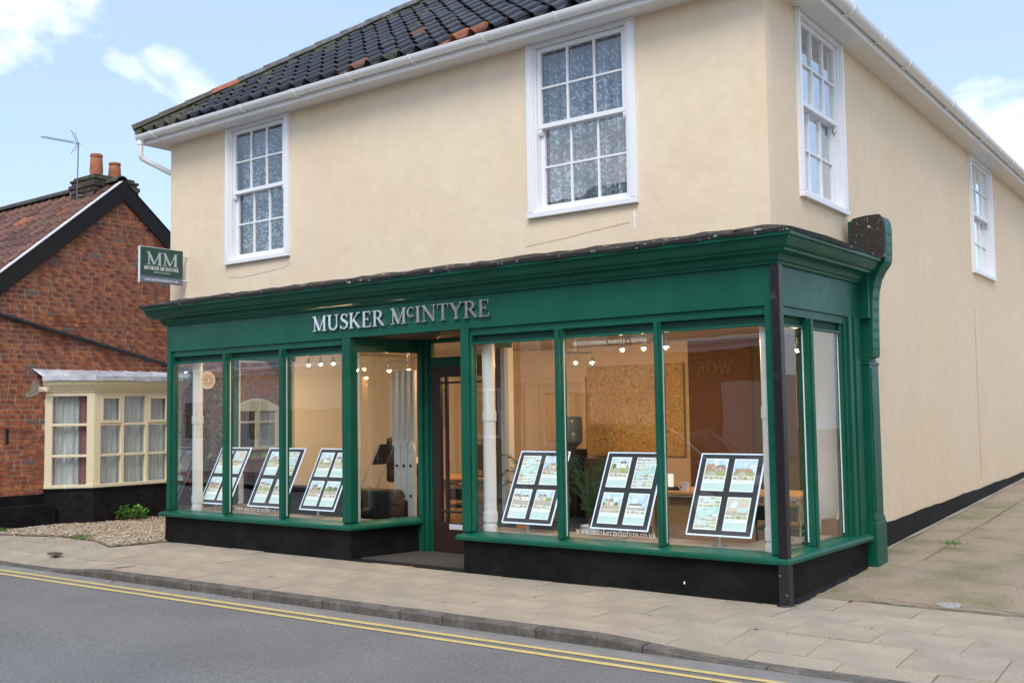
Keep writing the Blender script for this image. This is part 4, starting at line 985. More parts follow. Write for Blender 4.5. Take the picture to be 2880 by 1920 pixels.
def display_panel(x0, x1, pat, label, seed, y0=.30, y1=.66, z0=.485, z1=1.195):
    rr = random.Random(seed); w = x1-x0; hl = math.hypot(y1-y0,z1-z0); ty, tz = (y1-y0)/hl, (z1-z0)/hl
    def put(a, b, d): return (x0+a, y0+ty*b-tz*d, z0+tz*b+ty*d)       # d towards the street
    t = thing('display_panel', label, 'poster display', ((x0+x1)/2,y0+.1,.40), 'lit poster panels in the shop windows')
    m = MB(); e = .011
    m.add([put(x,y,d) for d in (-.006,.006) for x, y in ((0,0),(w,0),(w,hl),(0,hl))]+[put(x,y,d) for d in (-.006,.006) for x, y in ((e,e),(w-e,e),(w-e,hl-e),(e,hl-e))],
          [(4,5,13,12),(5,6,14,13),(6,7,15,14),(7,4,12,15),(0,1,5,4),(1,2,6,5),(2,3,7,6),(3,0,4,7),(0,8,9,1),(1,9,10,2),(2,10,11,3),(3,11,8,0)])
    obj('acrylic_edge', m, ACRY, t)
    m = MB(); m.add([put(x,y,d) for d in (-.004,.004) for x, y in ((e,e),(w-e,e),(w-e,hl-e),(e,hl-e))], [(3,2,1,0),(4,5,6,7),(0,1,5,4),(1,2,6,5),(2,3,7,6),(3,0,4,7)]); obj('backing', m, BACKG, t)
    pw, ph = .225, .318; gx = (w-2*pw)/3; gy = (hl-2*ph)/3
    for j in range(2):
        for i in range(2):
            m = MB(); ox, oy = gx*(1+i)+pw*i, gy*(1+j)+ph*j
            poster(m, lambda a, b, d, ox=ox, oy=oy: put(ox+a, oy+b, .0055+d), pw, ph, rr, 'list' if pat[j*2+i] == 'l' else 'house'); obj('poster', m, PM, t)
    cx = (x0+x1)/2; m = MB(); m.tube([(cx,y0+.03,.40),(cx,y0+.03,.50)], .018, 10); m.tube([(cx,y0+.03,.50),(cx,y0+.09,.53),(cx,y0+.29,.90)], .012, 8); m.lathe([(.002,0),(.07,0),(.07,.01),(.002,.012)], (cx,y0+.03,.402), 14); obj('pole', m, STEEL, t, smooth=True)
display_panel(-8.19,-7.58,'hhhh','slanted lit panel of four house adverts by the left end column',21)
display_panel(-7.215,-6.53,'hhhl','slanted lit panel of house adverts behind the left web address',22)
display_panel(-6.25,-5.65,'hhhh','slanted lit panel of house adverts nearest the recessed door, in front of the black sofa',23)
display_panel(-3.17,-2.55,'hhlh','slanted lit panel of adverts between the white column and the palms',24)
display_panel(-2.09,-1.457,'hhhl','slanted lit panel of adverts above the web address in the right window',25)
display_panel(-1.065,-.43,'lhhh','slanted lit panel of adverts at the street corner beside the black post',26)

# side-on acrylic holder in the left bay
t = thing('brochure_holder', 'clear slanted acrylic holder seen edge-on in front of the black chair', 'brochure holder', (-5.9,1.25,.40))
CLRE = mat('acrylic_rim', (.42,.46,.50), .2)
xa = -5.72
def tilt(u, v, d=0): return (xa-.30+v*.36+u*.10, 1.05+u*.42, .62+v*.62-d)
for k, uu in enumerate((0.0,.55)):
    m = MB(); a, b = Vector(tilt(uu,0)), Vector(tilt(uu,1)); m.tube([a,b], .006, 6); obj('acrylic_edge', m, CLRE, t)
m = MB(); m.add([tilt(.05,.60),tilt(.95,.60),tilt(.95,1),tilt(.05,1),tilt(.05,.60,.006),tilt(.95,.60,.006),tilt(.95,1,.006),tilt(.05,1,.006)], [(0,1,2,3),(7,6,5,4),(0,4,5,1),(1,5,6,2),(2,6,7,3),(3,7,4,0)]); obj('backing', m, BACKG, t)
m = MB(); m.tube([tilt(.3,.15),(xa-.22,1.2,.40)], .012, 8); obj('pole', m, STEEL, t)

# ------------------------------------------------------------------ furniture inside
BULB = emit_mat('lamp_glow', (1,.60,.28), 980.0)
def track_light(p0, p1, heads, label, lum):
    a, b = Vector(p0), Vector(p1); c = (a+b)/2
    t = thing('track_light', label, 'spotlight bar', (c.x,c.y,2.52), 'spotlight bars on the shop ceiling')
    m = MB(); m.tube([a,b], .010, 8); m.tube([(c.x,c.y,2.515),(c.x,c.y,a.z)], .022, 10); m.lathe([(.002,-.02),(.06,-.02),(.06,0),(.002,0)], (c.x,c.y,2.52), 14); obj('rail', m, STEEL, t, smooth=True)
    for k in range(heads):
        p = a+(b-a)*(k/(heads-1) if heads > 1 else .5)
        m = MB(); m.tube([p,p+Vector((0,0,-.05))], .007, 6); m.lathe([(.016,0),(.022,-.04),(.036,-.075),(.033,-.075),(.018,-.03)], p+Vector((0,0,-.045)), 12); h = obj('spot_head', m, STEEL, t, smooth=True)
        m = MB(); q = p+Vector((0,-.004,-.122)); m.lathe([(.002,-.020),(.011,-.016),(.017,-.005),(.017,.005),(.011,.016),(.002,.020)], q, 12); obj('bulb', m, BULB, h, smooth=True)
track_light((-7.2,1.3,2.40),(-6.72,1.3,2.40),3,'spotlight bar with three lit lamps in the left window by the sofa',26)
track_light((-6.05,1.65,2.29),(-5.50,1.80,2.29),3,'spotlight bar with lit lamps above the folded ladder',26)
track_light((-3.95,2.5,2.33),(-3.55,2.62,2.32),3,'spotlight bar with three lamps left of the wall map',26)
track_light((-2.30,1.3,2.37),(-1.78,1.3,2.37),3,'spotlight bar hanging behind the window lettering above the right desk',26)
track_light((-.66,2.0,2.31),(-.57,2.0,2.31),2,'pair of lit spotlights seen through the flank window',18)

# left desk, chair, sofa
def desk(x0, x1, y0, y1, h, label):
    t = thing('desk', label, 'desk', ((x0+x1)/2,(y0+y1)/2,.02))
    m = MB(); m.box(x0,x1,y0,y1,h-.03,h); obj('desk_top', m, WOOD, t, bevel=.004)
    m = MB(); m.box(x0+.10,x1-.06,y0+.06,y0+.08,.10,h-.03); obj('modesty_panel', m, WOOD, t)
    for x in (x0+.04,x1-.07):
        m = MB(); m.box(x,x+.03,y0+.05,y1-.05,.02,h-.03); obj('desk_end', m, WOOD, t)
    return t
desk(-6.55,-4.65,2.15,2.85,.775,'beech desk behind the sofa seen through the recess window and door')
desk(-2.15,-.45,1.45,2.15,.765,'beech desk behind the right window carrying a white mug')
t = thing('sofa', 'low black leather sofa with its back to the left window', 'sofa', (-6.3,1.3,.02))
m = MB(); m.box(-7.35,-5.28,.95,1.12,.10,.70); obj('sofa_back', m, BLKLEA, t, bevel=.05)
m = MB(); m.box(-7.25,-5.38,1.12,1.75,.10,.42); obj('sofa_seat', m, BLKLEA, t, bevel=.04)
for x in (-7.38,-5.42):
    m = MB(); m.box(x,x+.16,1.12,1.75,.10,.58); obj('sofa_arm', m, BLKLEA, t, bevel=.04)
for x, y in ((-7.3,1.0),(-5.4,1.0),(-7.3,1.7),(-5.4,1.7)):
    m = MB(); m.tube([(x,y,.02),(x,y,.11)], .02, 8); obj('leg', m, STEEL, t)
def office_chair(x, y, zt, label, face=1):
    t = thing('office_chair', label, 'office chair', (x,y,.02))
    m = MB(); m.box(x-.23,x+.23,y-.05*face,y+.05*face,zt-.60,zt); obj('backrest', m, BLKLEA, t, bevel=.045)
    m = MB(); m.box(x-.25,x+.25,y+.02*face,y+.50*face,.44,.54); obj('seat', m, BLKLEA, t, bevel=.035)
    m = MB(); m.tube([(x,y+.25*face,.10),(x,y+.25*face,.45)], .03, 10); m.box(x-.03,x+.03,y-.03,y+.03,.46,zt-.55); obj('stem', m, BLKPL, t)
    m = MB()
    for k in range(5):
        a = k*2*math.pi/5; m.tube([(x,y+.25*face,.12),(x+.28*math.cos(a),y+.25*face+.28*math.sin(a),.06)], .018, 6)
    obj('star_base', m, BLKPL, t); return t
office_chair(-6.20,2.0,1.30,'high backed black chair between the sofa and the left desk')
office_chair(-5.50,3.15,1.28,'black chair behind the left desk seen through the shop door',-1)
t = thing('computer_monitor', 'black computer screen on the left desk seen through the shop door', 'monitor', (-5.15,2.5,.775))
m = MB(); m.box(-5.42,-4.92,2.48,2.52,.86,1.20); obj('screen', m, BLKPL, t, bevel=.008)
m = MB(); m.box(-5.20,-5.12,2.49,2.53,.78,.9); m.box(-5.28,-5.04,2.42,2.58,.775,.79); obj('stand', m, BLKPL, t)
t = thing('desk_printer', 'low dark desk telephone console with paper on the left desk', 'desk phone', (-6.15,2.3,.775))
m = MB(); m.prism([(-6.32,2.2,.775),(-6.32,2.45,.775),(-6.32,2.45,.95),(-6.32,2.25,.90)], (.42,0,0)); obj('body', m, BLKPL, t, bevel=.01)
m = MB(); m.prism([(-6.26,2.32,.94),(-6.10,2.32,.94),(-6.13,2.34,1.02),(-6.22,2.34,1.02)], (0,.02,0)); obj('paper', m, PLASTERW, t)
def visitor_chair(x, y, label, dy=1):
    t = thing('visitor_chair', label, 'visitor chair', (x,y,.02))
    m = MB()
    for s in (-.22,.22):
        m.tube([(x+s,y+.02,.03),(x+s,y,.50),(x+s,y-.02,.70),(x+s*.9,y-.02,.735),(x,y-.03,.74)], .012, 8)
        m.tube([(x+s,y+.02,.03),(x+s,y+.48*dy,.03),(x+s,y+.46*dy,.44),(x+s,y+.02,.45)], .012, 8)
    obj('tube_frame', m, mat('chrome_tube', (.75,.75,.75), .1, 1.0, var=0), t, smooth=True)
    m = MB(); m.box(x-.21,x+.21,y,y+.46*dy,.44,.48); obj('seat', m, BLKPL, t, bevel=.015)
    m = MB(); m.box(x-.21,x+.21,y-.035,y-.015,.54,.68); obj('backrest', m, BLKPL, t, bevel=.008)
visitor_chair(-4.93,1.75,'chrome framed chair in front of the left desk behind the shop door')
visitor_chair(-1.95,2.45,'chrome framed chair behind the right desk near the map')
visitor_chair(-.62,1.30,'chrome framed chair seen low through the flank window')
# folded aluminium ladder
t = thing('folding_ladder', 'folded aluminium ladder standing upright in the recess window', 'ladder', (-5.34,1.2,.02))
for k in range(4):
    x = -5.495+k*.088
    m = MB(); m.box(x-.034,x+.034,1.17+.012*k,1.21+.012*k,1.22,2.14); m.box(x-.034,x-.022,1.15+.012*k,1.17+.012*k,1.22,2.14); m.box(x+.022,x+.034,1.15+.012*k,1.17+.012*k,1.22,2.14); obj('upper_stile', m, ALU, t, bevel=.006)
for k in range(3):
    x = -5.435+k*.112
    m = MB(); m.box(x-.052,x+.052,1.14,1.19,.05,1.16); m.prism([(x-.052,1.14,1.16),(x+.052,1.14,1.16),(x+.035,1.14,1.25),(x-.01,1.14,1.28),(x-.045,1.14,1.22)], (0,.05,0)); s_ = obj('lower_stile', m, ALU, t, bevel=.004)
    h = MB()
    for z in (.30,.62,.98):
        h.box(x-.017,x+.017,1.134,1.139,z-.017,z+.017)
    obj('rung_socket', h, BLKPL, s_)
m = MB(); m.box(-5.51,-5.15,1.13,1.20,.02,.06); obj('foot', m, BLKPL, t)
# wall map
def map_mat():
    m = mat('map_print', (.60,.34,.13), .7, c2=(.62,.46,.22), nscale=2.2, nlo=.35, nhi=.65, var=.2, vscale=16)
    N, L = m.node_tree.nodes, m.node_tree.links; b = N['Principled BSDF']; src = b.inputs['Base Color'].links[0].from_socket
    tc = N.new('ShaderNodeTexCoord'); prev = src
    for sc, colr, w in ((13,(.12,.06,.025),.045),(27,(.20,.10,.05),.05),(5,(.50,.42,.05),.025)):
        v = N.new('ShaderNodeTexVoronoi'); v.feature = 'DISTANCE_TO_EDGE'; v.inputs['Scale'].default_value = sc; L.new(tc.outputs['Object'], v.inputs['Vector'])
        r = N.new('ShaderNodeValToRGB'); r.color_ramp.elements[0].position = w*.4; r.color_ramp.elements[1].position = w; r.color_ramp.elements[0].color = (1,1,1,1); r.color_ramp.elements[1].color = (0,0,0,1); L.new(v.outputs['Distance'], r.inputs[0])
        k = N.new('ShaderNodeMath'); k.operation = 'MULTIPLY'; k.inputs[1].default_value = .7; L.new(r.outputs[0], k.inputs[0])
        x = N.new('ShaderNodeMix'); x.data_type = 'RGBA'; L.new(k.outputs[0], x.inputs[0]); L.new(prev, x.inputs[6]); x.inputs[7].default_value = (*colr,1); prev = x.outputs[2]
    L.new(prev, b.inputs['Base Color']); return m
m = MB(); m.box(-4.85,-3.30,4.455,4.485,.98,2.24); tag(obj('wall_map', m, map_mat()), 'large brown and orange road map covering the back wall', 'map')
t = thing('water_cooler', 'office water cooler with a grey blue bottle left of the map', 'water cooler', (-4.82,4.0,.02))
m = MB(); m.box(-4.98,-4.66,3.86,4.16,.02,1.08); obj('cabinet', m, BLKPL, t, bevel=.02)
m = MB(); m.lathe([(.05,0),(.08,.04),(.145,.10),(.15,.22),(.14,.25),(.15,.28),(.15,.42),(.13,.45),(.02,.46)], (-4.82,4.01,1.08), 18); obj('bottle', m, mat('blue_bottle', (.10,.15,.20), .15), t, smooth=True)
t = thing('filing_cabinet', 'dark narrow cabinet standing in front of the map', 'cabinet', (-4.35,4.2,.02))
m = MB(); m.box(-4.62,-4.10,4.0,4.44,.02,.96); obj('carcass', m, mat('dark_cabinet', (.05,.035,.02), .5), t, bevel=.01)
m = MB()
for z in (.2,.5,.8): m.box(-4.42,-4.30,3.985,4.0,z,z+.02)
obj('drawer_handle', m, STEEL, t)
# desk-top things on the right desk
t = thing('mug', 'white mug standing on the right desk', 'mug', (-1.71,1.52,.765))
m = MB(); m.lathe([(.002,0),(.036,0),(.042,.012),(.043,.095),(.039,.095),(.037,.02),(.002,.016)], (-1.71,1.52,.765), 18); obj('cup', m, UPVC, t, smooth=True)
m = MB(); m.tube([(-1.752,1.52,.85),(-1.782,1.52,.845),(-1.792,1.52,.815),(-1.778,1.52,.79),(-1.752,1.52,.785)], .006, 8); obj('handle', m, UPVC, t, smooth=True)
t = thing('calendar_stand', 'small white leaflet propped on a black stand on the right desk', 'leaflet stand', (-1.82,1.60,.765))
m = MB(); m.prism([(-2.03,1.56,.765),(-1.84,1.56,.765),(-1.86,1.58,.80),(-2.00,1.58,.80)], (0,.12,0)); obj('base', m, BLKPL, t, bevel=.004)
m = MB(); m.prism([(-2.02,1.60,.80),(-1.90,1.60,.80),(-1.93,1.66,.93),(-2.05,1.66,.93)], (0,.006,.002)); obj('leaflet', m, PM[0], t)
t = thing('keyboard', 'grey keyboard tray under the right desk top', 'keyboard', (-1.7,1.5,.70))
m = MB(); m.box(-1.95,-1.45,1.40,1.56,.712,.728); obj('tray', m, mat('grey_plastic', (.22,.22,.22), .5), t, bevel=.004)
t = thing('telephone', 'black telephone on the right desk behind the mug', 'telephone', (-1.35,1.75,.765))
m = MB(); m.prism([(-1.45,1.66,.765),(-1.45,1.86,.765),(-1.45,1.86,.86),(-1.45,1.70,.80)], (.20,0,0)); obj('body', m, BLKPL, t, bevel=.006)
m = MB(); m.tube([(-1.43,1.72,.84),(-1.43,1.84,.88)], .018, 8); obj('handset', m, BLKPL, t)
# palms
def palm(x, y, z, n, spread, potm, label, seed, r0=.11):
    rr = random.Random(seed); t = thing('potted_palm', label, 'potted palm', (x,y,z))
    m = MB(); m.lathe([(.002,0),(r0*.7,0),(r0,.17),(r0*1.05,.19),(r0*.92,.19),(r0*.88,.16),(.002,.16)], (x,y,z), 18); obj('pot', m, potm, t, smooth=True)
    m = MB(); m.tube([(x,y,z+.15),(x+.01,y,z+.30)], [.02,.012], 8); obj('stem', m, TWIG, t)
    fr = MB()
    for k in range(n):
        a = k*2.399+rr.random(); L_ = spread*rr.uniform(.75,1.15); hgt = rr.uniform(.35,.75); prev = None; P = []
        for i in range(9):
            s = i/8; P.append(Vector((x+math.cos(a)*L_*s, y+math.sin(a)*L_*s*.55, z+.25+hgt*math.sin(s*2.0)-.12*s*s)))
        fr.tube(P, [.006-.0005*i for i in range(9)], 4)
        for i in range(1,9):
            for sgn in (-1,1):
                d = (P[i]-P[i-1]).normalized(); sd_ = d.cross(Vector((0,0,1))).normalized()*sgn
                ln = .15*(1-.4*abs(i/8-.5)); b = P[i-1]+(P[i]-P[i-1])*rr.random()
                for q in range(2):
                    bb = b+d*.02*q; tip = bb+sd_*ln*.7+d*ln*.6+Vector((0,0,-.05*rr.random())); w = d*.010
                    fr.add([bb-w, bb+sd_*ln*.3+d*ln*.2+w*1.2+Vector((0,0,.012)), tip, bb+sd_*ln*.3+d*ln*.35-w], [(0,1,2,3)])
    obj('frond', fr, PALM, t)
palm(-3.05,.85,.30,13,.55,mat('dark_pot', (.04,.035,.03), .6),'green palm in a dark pot beside the white column',31,.13)
palm(-2.42,.80,.26,12,.42,UPVC,'small palm in a white pot behind the right hand web address',32,.10)
# box and cane in the flank window
t = thing('cardboard_box', 'small brown box on the sill of the flank window', 'box', (-.22,1.62,.40))
m = MB(); m.box(-.30,-.14,1.56,1.72,.40,.545); obj('carton', m, mat('brown_card', (.24,.095,.05), .7), t, bevel=.004)
m = MB(); m.box(-.14,-.11,1.58,1.73,.40,.535); obj('end_flap', m, mat('dark_card', (.04,.04,.045), .7), t)
m = MB(); m.tube([(-.14,1.55,.545),(-.085,1.765,1.12)], .006, 8); tag(obj('white_cane', m, UPVC, smooth=True), 'thin white rod leaning in the flank window above the brown box', 'rod')
m = MB(); m.prism([(-.52,.75,.41),(-.18,.62,.41),(-.12,.95,.41),(-.46,1.05,.41)], (0,0,.02)); tag(obj('newspaper', m, mat('newsprint', (.30,.28,.24), .8, c2=(.05,.05,.05), nscale=14, nlo=.55, nhi=.6), bevel=.003), 'folded newspaper lying on the board inside the flank window', 'newspaper')
t = thing('picture_frame', 'framed picture on the back wall behind the left desk', 'picture', (-8.0,4.48,1.6))
m = MB(); m.box(-8.18,-7.55,4.465,4.495,1.35,2.0); obj('frame', m, mat('pale_frame', (.45,.36,.22), .5), t, bevel=.006)
m = MB(); m.box(-8.12,-7.61,4.455,4.465,1.41,1.94); obj('print', m, mat('art_print', (.42,.42,.32), .5, c2=(.12,.14,.10), nscale=6), t)

# ------------------------------------------------------------------ the brick house next door
WX = -12.0
house = thing('brick_house', 'old red brick gabled house with pantiled roof and cream bay window', 'house', (-12.5,1.5,0))
RY, RZ, SLP = 1.518, 5.49, .85
def gz(y): return RZ-.06-SLP*abs(y-RY)
Y0, Y1 = -1.5, 5.0
m = MB(); m.prism([(WX-.3,Y0,-.1),(WX-.3,Y1,-.1),(WX-.3,Y1,gz(Y1)),(WX-.3,RY,gz(RY)),(WX-.3,Y0,gz(Y0))], (.293,0,0))
m.box(-22,WX-.31,Y0,Y1,-.1,gz(Y0))
obj('gable_wall', m, MORT, house)
holes = [(.42,2.54,.50,2.36),(3.80,4.80,1.0,1.93)]
bl_v = {}
def brick_mesh(w, k):
    key = (round(w,3), k)
    if key not in bl_v:
        m = MB(); m.box(-.012,.0045,-w/2,w/2,-.0300,.0300); bl_v[key] = mesh_of('brick', m, BR[k])
    return bl_v[key]
bricks = []; rb = random.Random(17); ci = 0
z = .06
while z < 5.3:
    y = Y0+rb.uniform(-.2,0); hdr = False
    while y < Y1:
        w = .208 if not hdr else .099
        hdr = (rb.random() < (.5 if ci % 2 else .25))
        yc = y+w/2
        if z+.02 < gz(yc)-.10 and yc-w/2 > Y0 and z > .40:
            if not any(a-.10 < yc < b+.10 and c-.03 < z < d+.03 for a, b, c, d in holes[:1]) and not (holes[1][0] < yc < holes[1][1] and .98 < z < 1.80+.13*(1-((yc-4.3)/.5)**2)):
                k = rb.choices((0,1,2,3),(44,34,19,3))[0]; bricks.append((yc,z,w,k))
        y += w+.017
    z += .0755; ci += 1
cp_ = Vector((3.6,-8.3))
def bkey(b):
    yc, z_, w, k = b
    seen = (-.55 < yc < 2.42 and z_ > .5)
    return (0 if seen else 1, -w, (yc-.0)**2*0+abs(z_-3.4))
bricks.sort(key=bkey)
for yc, z_, w, k in bricks[:290]:
    inst('brick', brick_mesh(w,k), house, (WX+rb.uniform(-.0015,.0015),yc,z_))
bs = MB()
for yc, z_, w, k in bricks[290:]:
    if yc > 2.5 and z_ > 2.6: continue
    j = rb.uniform(-.0015,.0015); bs.box(WX-.01,WX+.0045+j,yc-w/2,yc+w/2,z_-.0300,z_+.0300,k)
obj('brickwork', bs, BR, house, kind='stuff')
for i in range(15):                            # gauged arch over the flank window
    a = (i-7)/7*.52; cy_, cz_ = 4.30, 1.30
    m = MB(); r0, r1 = .66, .88; da = .034
    m.prism([(WX-.005,cy_+r*math.sin(q)*1.1,cz_+r*math.cos(q)) for r, q in ((r0,a-da),(r0,a+da),(r1,a+da),(r1,a-da))], (.018,0,0)); obj('arch_brick', m, BR[rb.choice((0,1,2,3))], house, loc=(WX,cy_,cz_))
# barge boards
def slope_board(y_a, y_b, x0, x1, top, bot, mt, nm, parent=house):
    m = MB(); za, zb = RZ-SLP*abs(y_a-RY), RZ-SLP*abs(y_b-RY)
    m.prism([(x0,y_a,za+bot),(x0,y_b,zb+bot),(x0,y_b,zb+top),(x0,y_a,za+top)], (x1-x0,0,0)); return obj(nm, m, mt, parent, bevel=.004)
slope_board(-1.6, RY, WX+.03, WX+.075, .0, -.335, BLACK_G, 'barge_board'); slope_board(RY, 5.2, WX+.03, WX+.073, .0, -.30, BLACK_G, 'barge_board')
slope_board(-1.6, RY-.03, WX+.0, WX+.085, .030, .003, WHITE, 'verge_strip')
slope_board(RY+.03, 5.2, WX+.0, WX+.085, .025, .003, BLACK_G, 'verge_strip')
m = MB(); m.prism([(WX+.055,RY-.07,RZ-.26),(WX+.055,RY+.07,RZ-.26),(WX+.055,RY+.05,RZ+.012),(WX+.055,RY-.05,RZ+.012)], (.028,0,0)); obj('barge_finial', m, BLACK_G, house)
# roof
m = MB(); m.add([(-22,-1.6,RZ-.03-SLP*(RY+1.6)),(WX+.03,-1.6,RZ-.03-SLP*(RY+1.6)),(WX+.03,RY,RZ-.03),(-22,RY,RZ-.03)], [(0,1,2,3)])
m.add([(-22,5.2,RZ-.03-SLP*(5.2-RY)),(WX+.03,5.2,RZ-.03-SLP*(5.2-RY)),(WX+.03,RY,RZ-.03),(-22,RY,RZ-.03)], [(3,2,1,0)])
m.add([(-22,Y0,0),(-22,RY,RZ-.03),(-22,Y1,0)], [(0,1,2)])
obj('roof', m, DECK, house)
PH = [pantile(.245,.36,.046,'clay_pantile',TILER), pantile(.245,.36,.046,'clay_pantile_orange',TILEO), pantile(.245,.36,.046,'clay_pantile_dark',mat('dark_clay_tile', (.085,.055,.042), .75, rnd=.3, var=.3, bump=.3))]
HA = math.atan(SLP); hl_ = math.hypot(1,SLP)
for r in range(11):
    s = .10+r*.285; y = RY-s/hl_-.22; zt = RZ+.010-SLP*(RY-y)
    for c in range(20):
        x = WX-.09-c*.228
        if y < -1.5 or (y < -.9 and c > 2) or (c > 14 and r > 5): continue
        inst('roof_tile', PH[rb.choices((0,1,2),(84,6,10))[0]], house, (x,y,zt+.006+rb.uniform(0,.006)), (HA-.07,rb.uniform(-.02,.02),rb.uniform(-.02,.02)))
for c in range(14):
    m = MB(); n = 8; a = WX+.04-c*.36
    pr = [(0,.115*math.cos(math.pi*i/n),.10*math.sin(math.pi*i/n)) for i in range(n+1)]+[(0,.095*math.cos(math.pi*i/n),.08*math.sin(math.pi*i/n)) for i in range(n,-1,-1)]
    m.prism([(a,RY+p[1],RZ-.01+p[2]+rb.uniform(0,.002)) for p in pr], (-.355,0,0)); obj('ridge_tile', m, TILEG, house, smooth=True, loc=(a,RY,RZ))
# bay window
bay_path = [(WX,.26),(-11.5,.782),(-11.5,2.19),(WX,2.70)]
bp0 = [(-.10,-.05),(.02,-.05),(.02,.52),(-.10,.52)]
bay = MB(); bay.sweep(bay_path[::1], [(-a,b) for a, b in [(0,0)]] or bp0) if False else None
BF = [Fr(bay_path[i+1],bay_path[i]) for i in range(3)]          # travel reversed so that outward faces the yard
rp = bay_path[::-1]
# outward = right of travel for path going -Y is -X; we need +X, so travel +Y
pb = MB(); pb.sweep(bay_path, [(-.15,-.05),(.03,-.05),(.03,.52),(.05,.525),(.05,.55),(-.15,.55)]); obj('bay_plinth', pb, BLACK, house)
BF = [Fr(bay_path[i],bay_path[i+1]) for i in range(3)]
bm_ = MB(); rows_z = [.585,1.040,1.515,1.965]
for fi, F in enumerate(BF):
    ncol = 3 if fi == 1 else 1; ed = .055
    bm_.fbox(F,0,F.L,-.10,.03,.55,.60); bm_.fbox(F,0,F.L,-.10,.0,1.955,2.02)
    us = [ed+(F.L-2*ed)*i/ncol for i in range(ncol+1)]
    for i, u in enumerate(us):
        w = .055 if i in (0,ncol) else .025
        lo, hi = max(0,u-w), min(F.L,u+w); bm_.fbox(F,lo,hi,-.08,.004+.001*i,.60,1.955)
    for i in range(ncol):
        for zz_ in rows_z[1:3]: bm_.fbox(F,us[i]+.025,us[i+1]-.025,-.07,-.004,zz_-.020,zz_+.020)
        if fi == 1 and i in (0,2):
            a, b = us[i]+(.055 if i == 0 else .025), us[i+1]-(.055 if i == 2 else .025)
            bm_.fbox(F,a,a+.04,-.02,.012,1.535,1.955); bm_.fbox(F,b-.04,b,-.02,.012,1.535,1.955); bm_.fbox(F,a+.04,b-.04,-.02,.012,1.535,1.575); bm_.fbox(F,a+.04,b-.04,-.02,.012,1.915,1.955)
bayo = obj('bay_window', bm_, BAYC, house, bevel=.004)
for fi, F in enumerate(BF):
    ncol = 3 if fi == 1 else 1; ed = .055
    us = [ed+(F.L-2*ed)*i/ncol for i in range(ncol+1)]
    for i in range(ncol):
        for j in range(3):
            g_ = MB(); g_.fbox(F,us[i]+.01,us[i+1]-.01,-.052,-.047,rows_z[j]+.01,rows_z[j+1]-.01); obj('window_pane', g_, GLASS_U, bayo)
    m = curtain_sheet(F,.02,F.L-.02,-.13,.55,2.0,.022,.085,fi); obj('net_curtain', m, NET, bayo)
m = curtain_sheet(BF[0],BF[0].L*.66,BF[0].L*.86,-.10,.55,2.0,.012,.06,8); obj('red_curtain', m, REDC, bayo)
m = MB(); m.box(WX-.02,-11.75,.45,2.55,.55,.57); obj('bay_board', m, PLASTERW, bayo)
pc = MB(); pc.sweep([(WX,.26),(-11.5,.782),(-11.5,2.19),(WX,2.70)], [(-.10,2.02),(.02,2.02),(.025,2.045),(.045,2.055),(.05,2.075),(.10,2.115),(.12,2.15),(.125,2.19),(-.10,2.19)]); obj('bay_cornice', pc, BAYC, bayo, smooth=True)
m = MB(); m.prism([(WX,.14,2.02),(WX+.14,.20,2.02),(WX+.14,.20,2.09),(WX+.05,.12,2.10)], (0,.05,-.0)); obj('cornice_end', m, BAYC, bayo, bevel=.01)
lm_ = MB()
ring = [(.145,2.185),(.150,2.205),(-.02,2.335)]
def bayoff(d):
    P = [Vector(p) for p in bay_path]; nr = []
    for i in range(3): dd = (P[i+1]-P[i]).normalized(); nr.append(Vector((dd.y,-dd.x)))
    o = [nr[0],(nr[0]+nr[1])/(1+nr[0].dot(nr[1])),(nr[1]+nr[2])/(1+nr[1].dot(nr[2])),nr[2]]
    return [P[i]+o[i]*d for i in range(4)]
r0_ = bayoff(.155); r1_ = bayoff(.160)
wy = [.10,.95,2.05,2.86]
tops = [(WX+.005,.06,2.37),(WX+.005,.85,2.37),(WX+.005,2.1,2.37),(WX+.005,2.9,2.37)]
cols_ = []
for i in range(3):
    n = 5 if i == 1 else 2
    for k in range(n+(1 if i == 2 else 0)):
        s = k/n; cols_.append([r0_[i].lerp(r0_[i+1],s), r1_[i].lerp(r1_[i+1],s), Vector(tops[i]).lerp(Vector(tops[i+1]),s)])
for a, b in zip(cols_, cols_[1:]):
    j1, j2 = rb.uniform(-.012,.006), rb.uniform(-.012,.006)
    lm_.quad((a[0].x,a[0].y,2.192+j1),(b[0].x,b[0].y,2.192+j2),(b[1].x,b[1].y,2.262),(a[1].x,a[1].y,2.262))
    lm_.quad((a[1].x,a[1].y,2.262),(b[1].x,b[1].y,2.262),tuple(b[2]),tuple(a[2]))
    lm_.tube([(a[0].x,a[0].y,2.19),(a[1].x+.004,a[1].y,2.264),tuple(a[2]+Vector((0,0,.006)))], .008, 5)
obj('lead_roof', lm_, LEAD, bayo)
m = MB(); m.prism([(WX+.004,.10,2.22),(WX+.004,.17,2.14),(WX+.004,.17,1.99),(WX+.004,.06,1.95),(WX+.004,-.04,1.93),(WX+.004,-.07,1.99),(WX+.004,.02,2.05),(WX+.004,.03,2.14)], (.006,0,.0)); obj('mortar_patch', m, mat('grey_patch', (.30,.25,.20), .95, var=.3), house)
# plinth and ledge
for a, b in ((Y0,.40),(2.60,Y1)):
    m = MB(); m.box(WX-.05,WX+.035,a,b,-.05,.475); obj('black_plinth', m, BLACK, house)
m = MB(); m.box(WX+.035,WX+.24,Y0,.32,-.05,.330); obj('black_ledge', m, BLACK, house, bevel=.012)
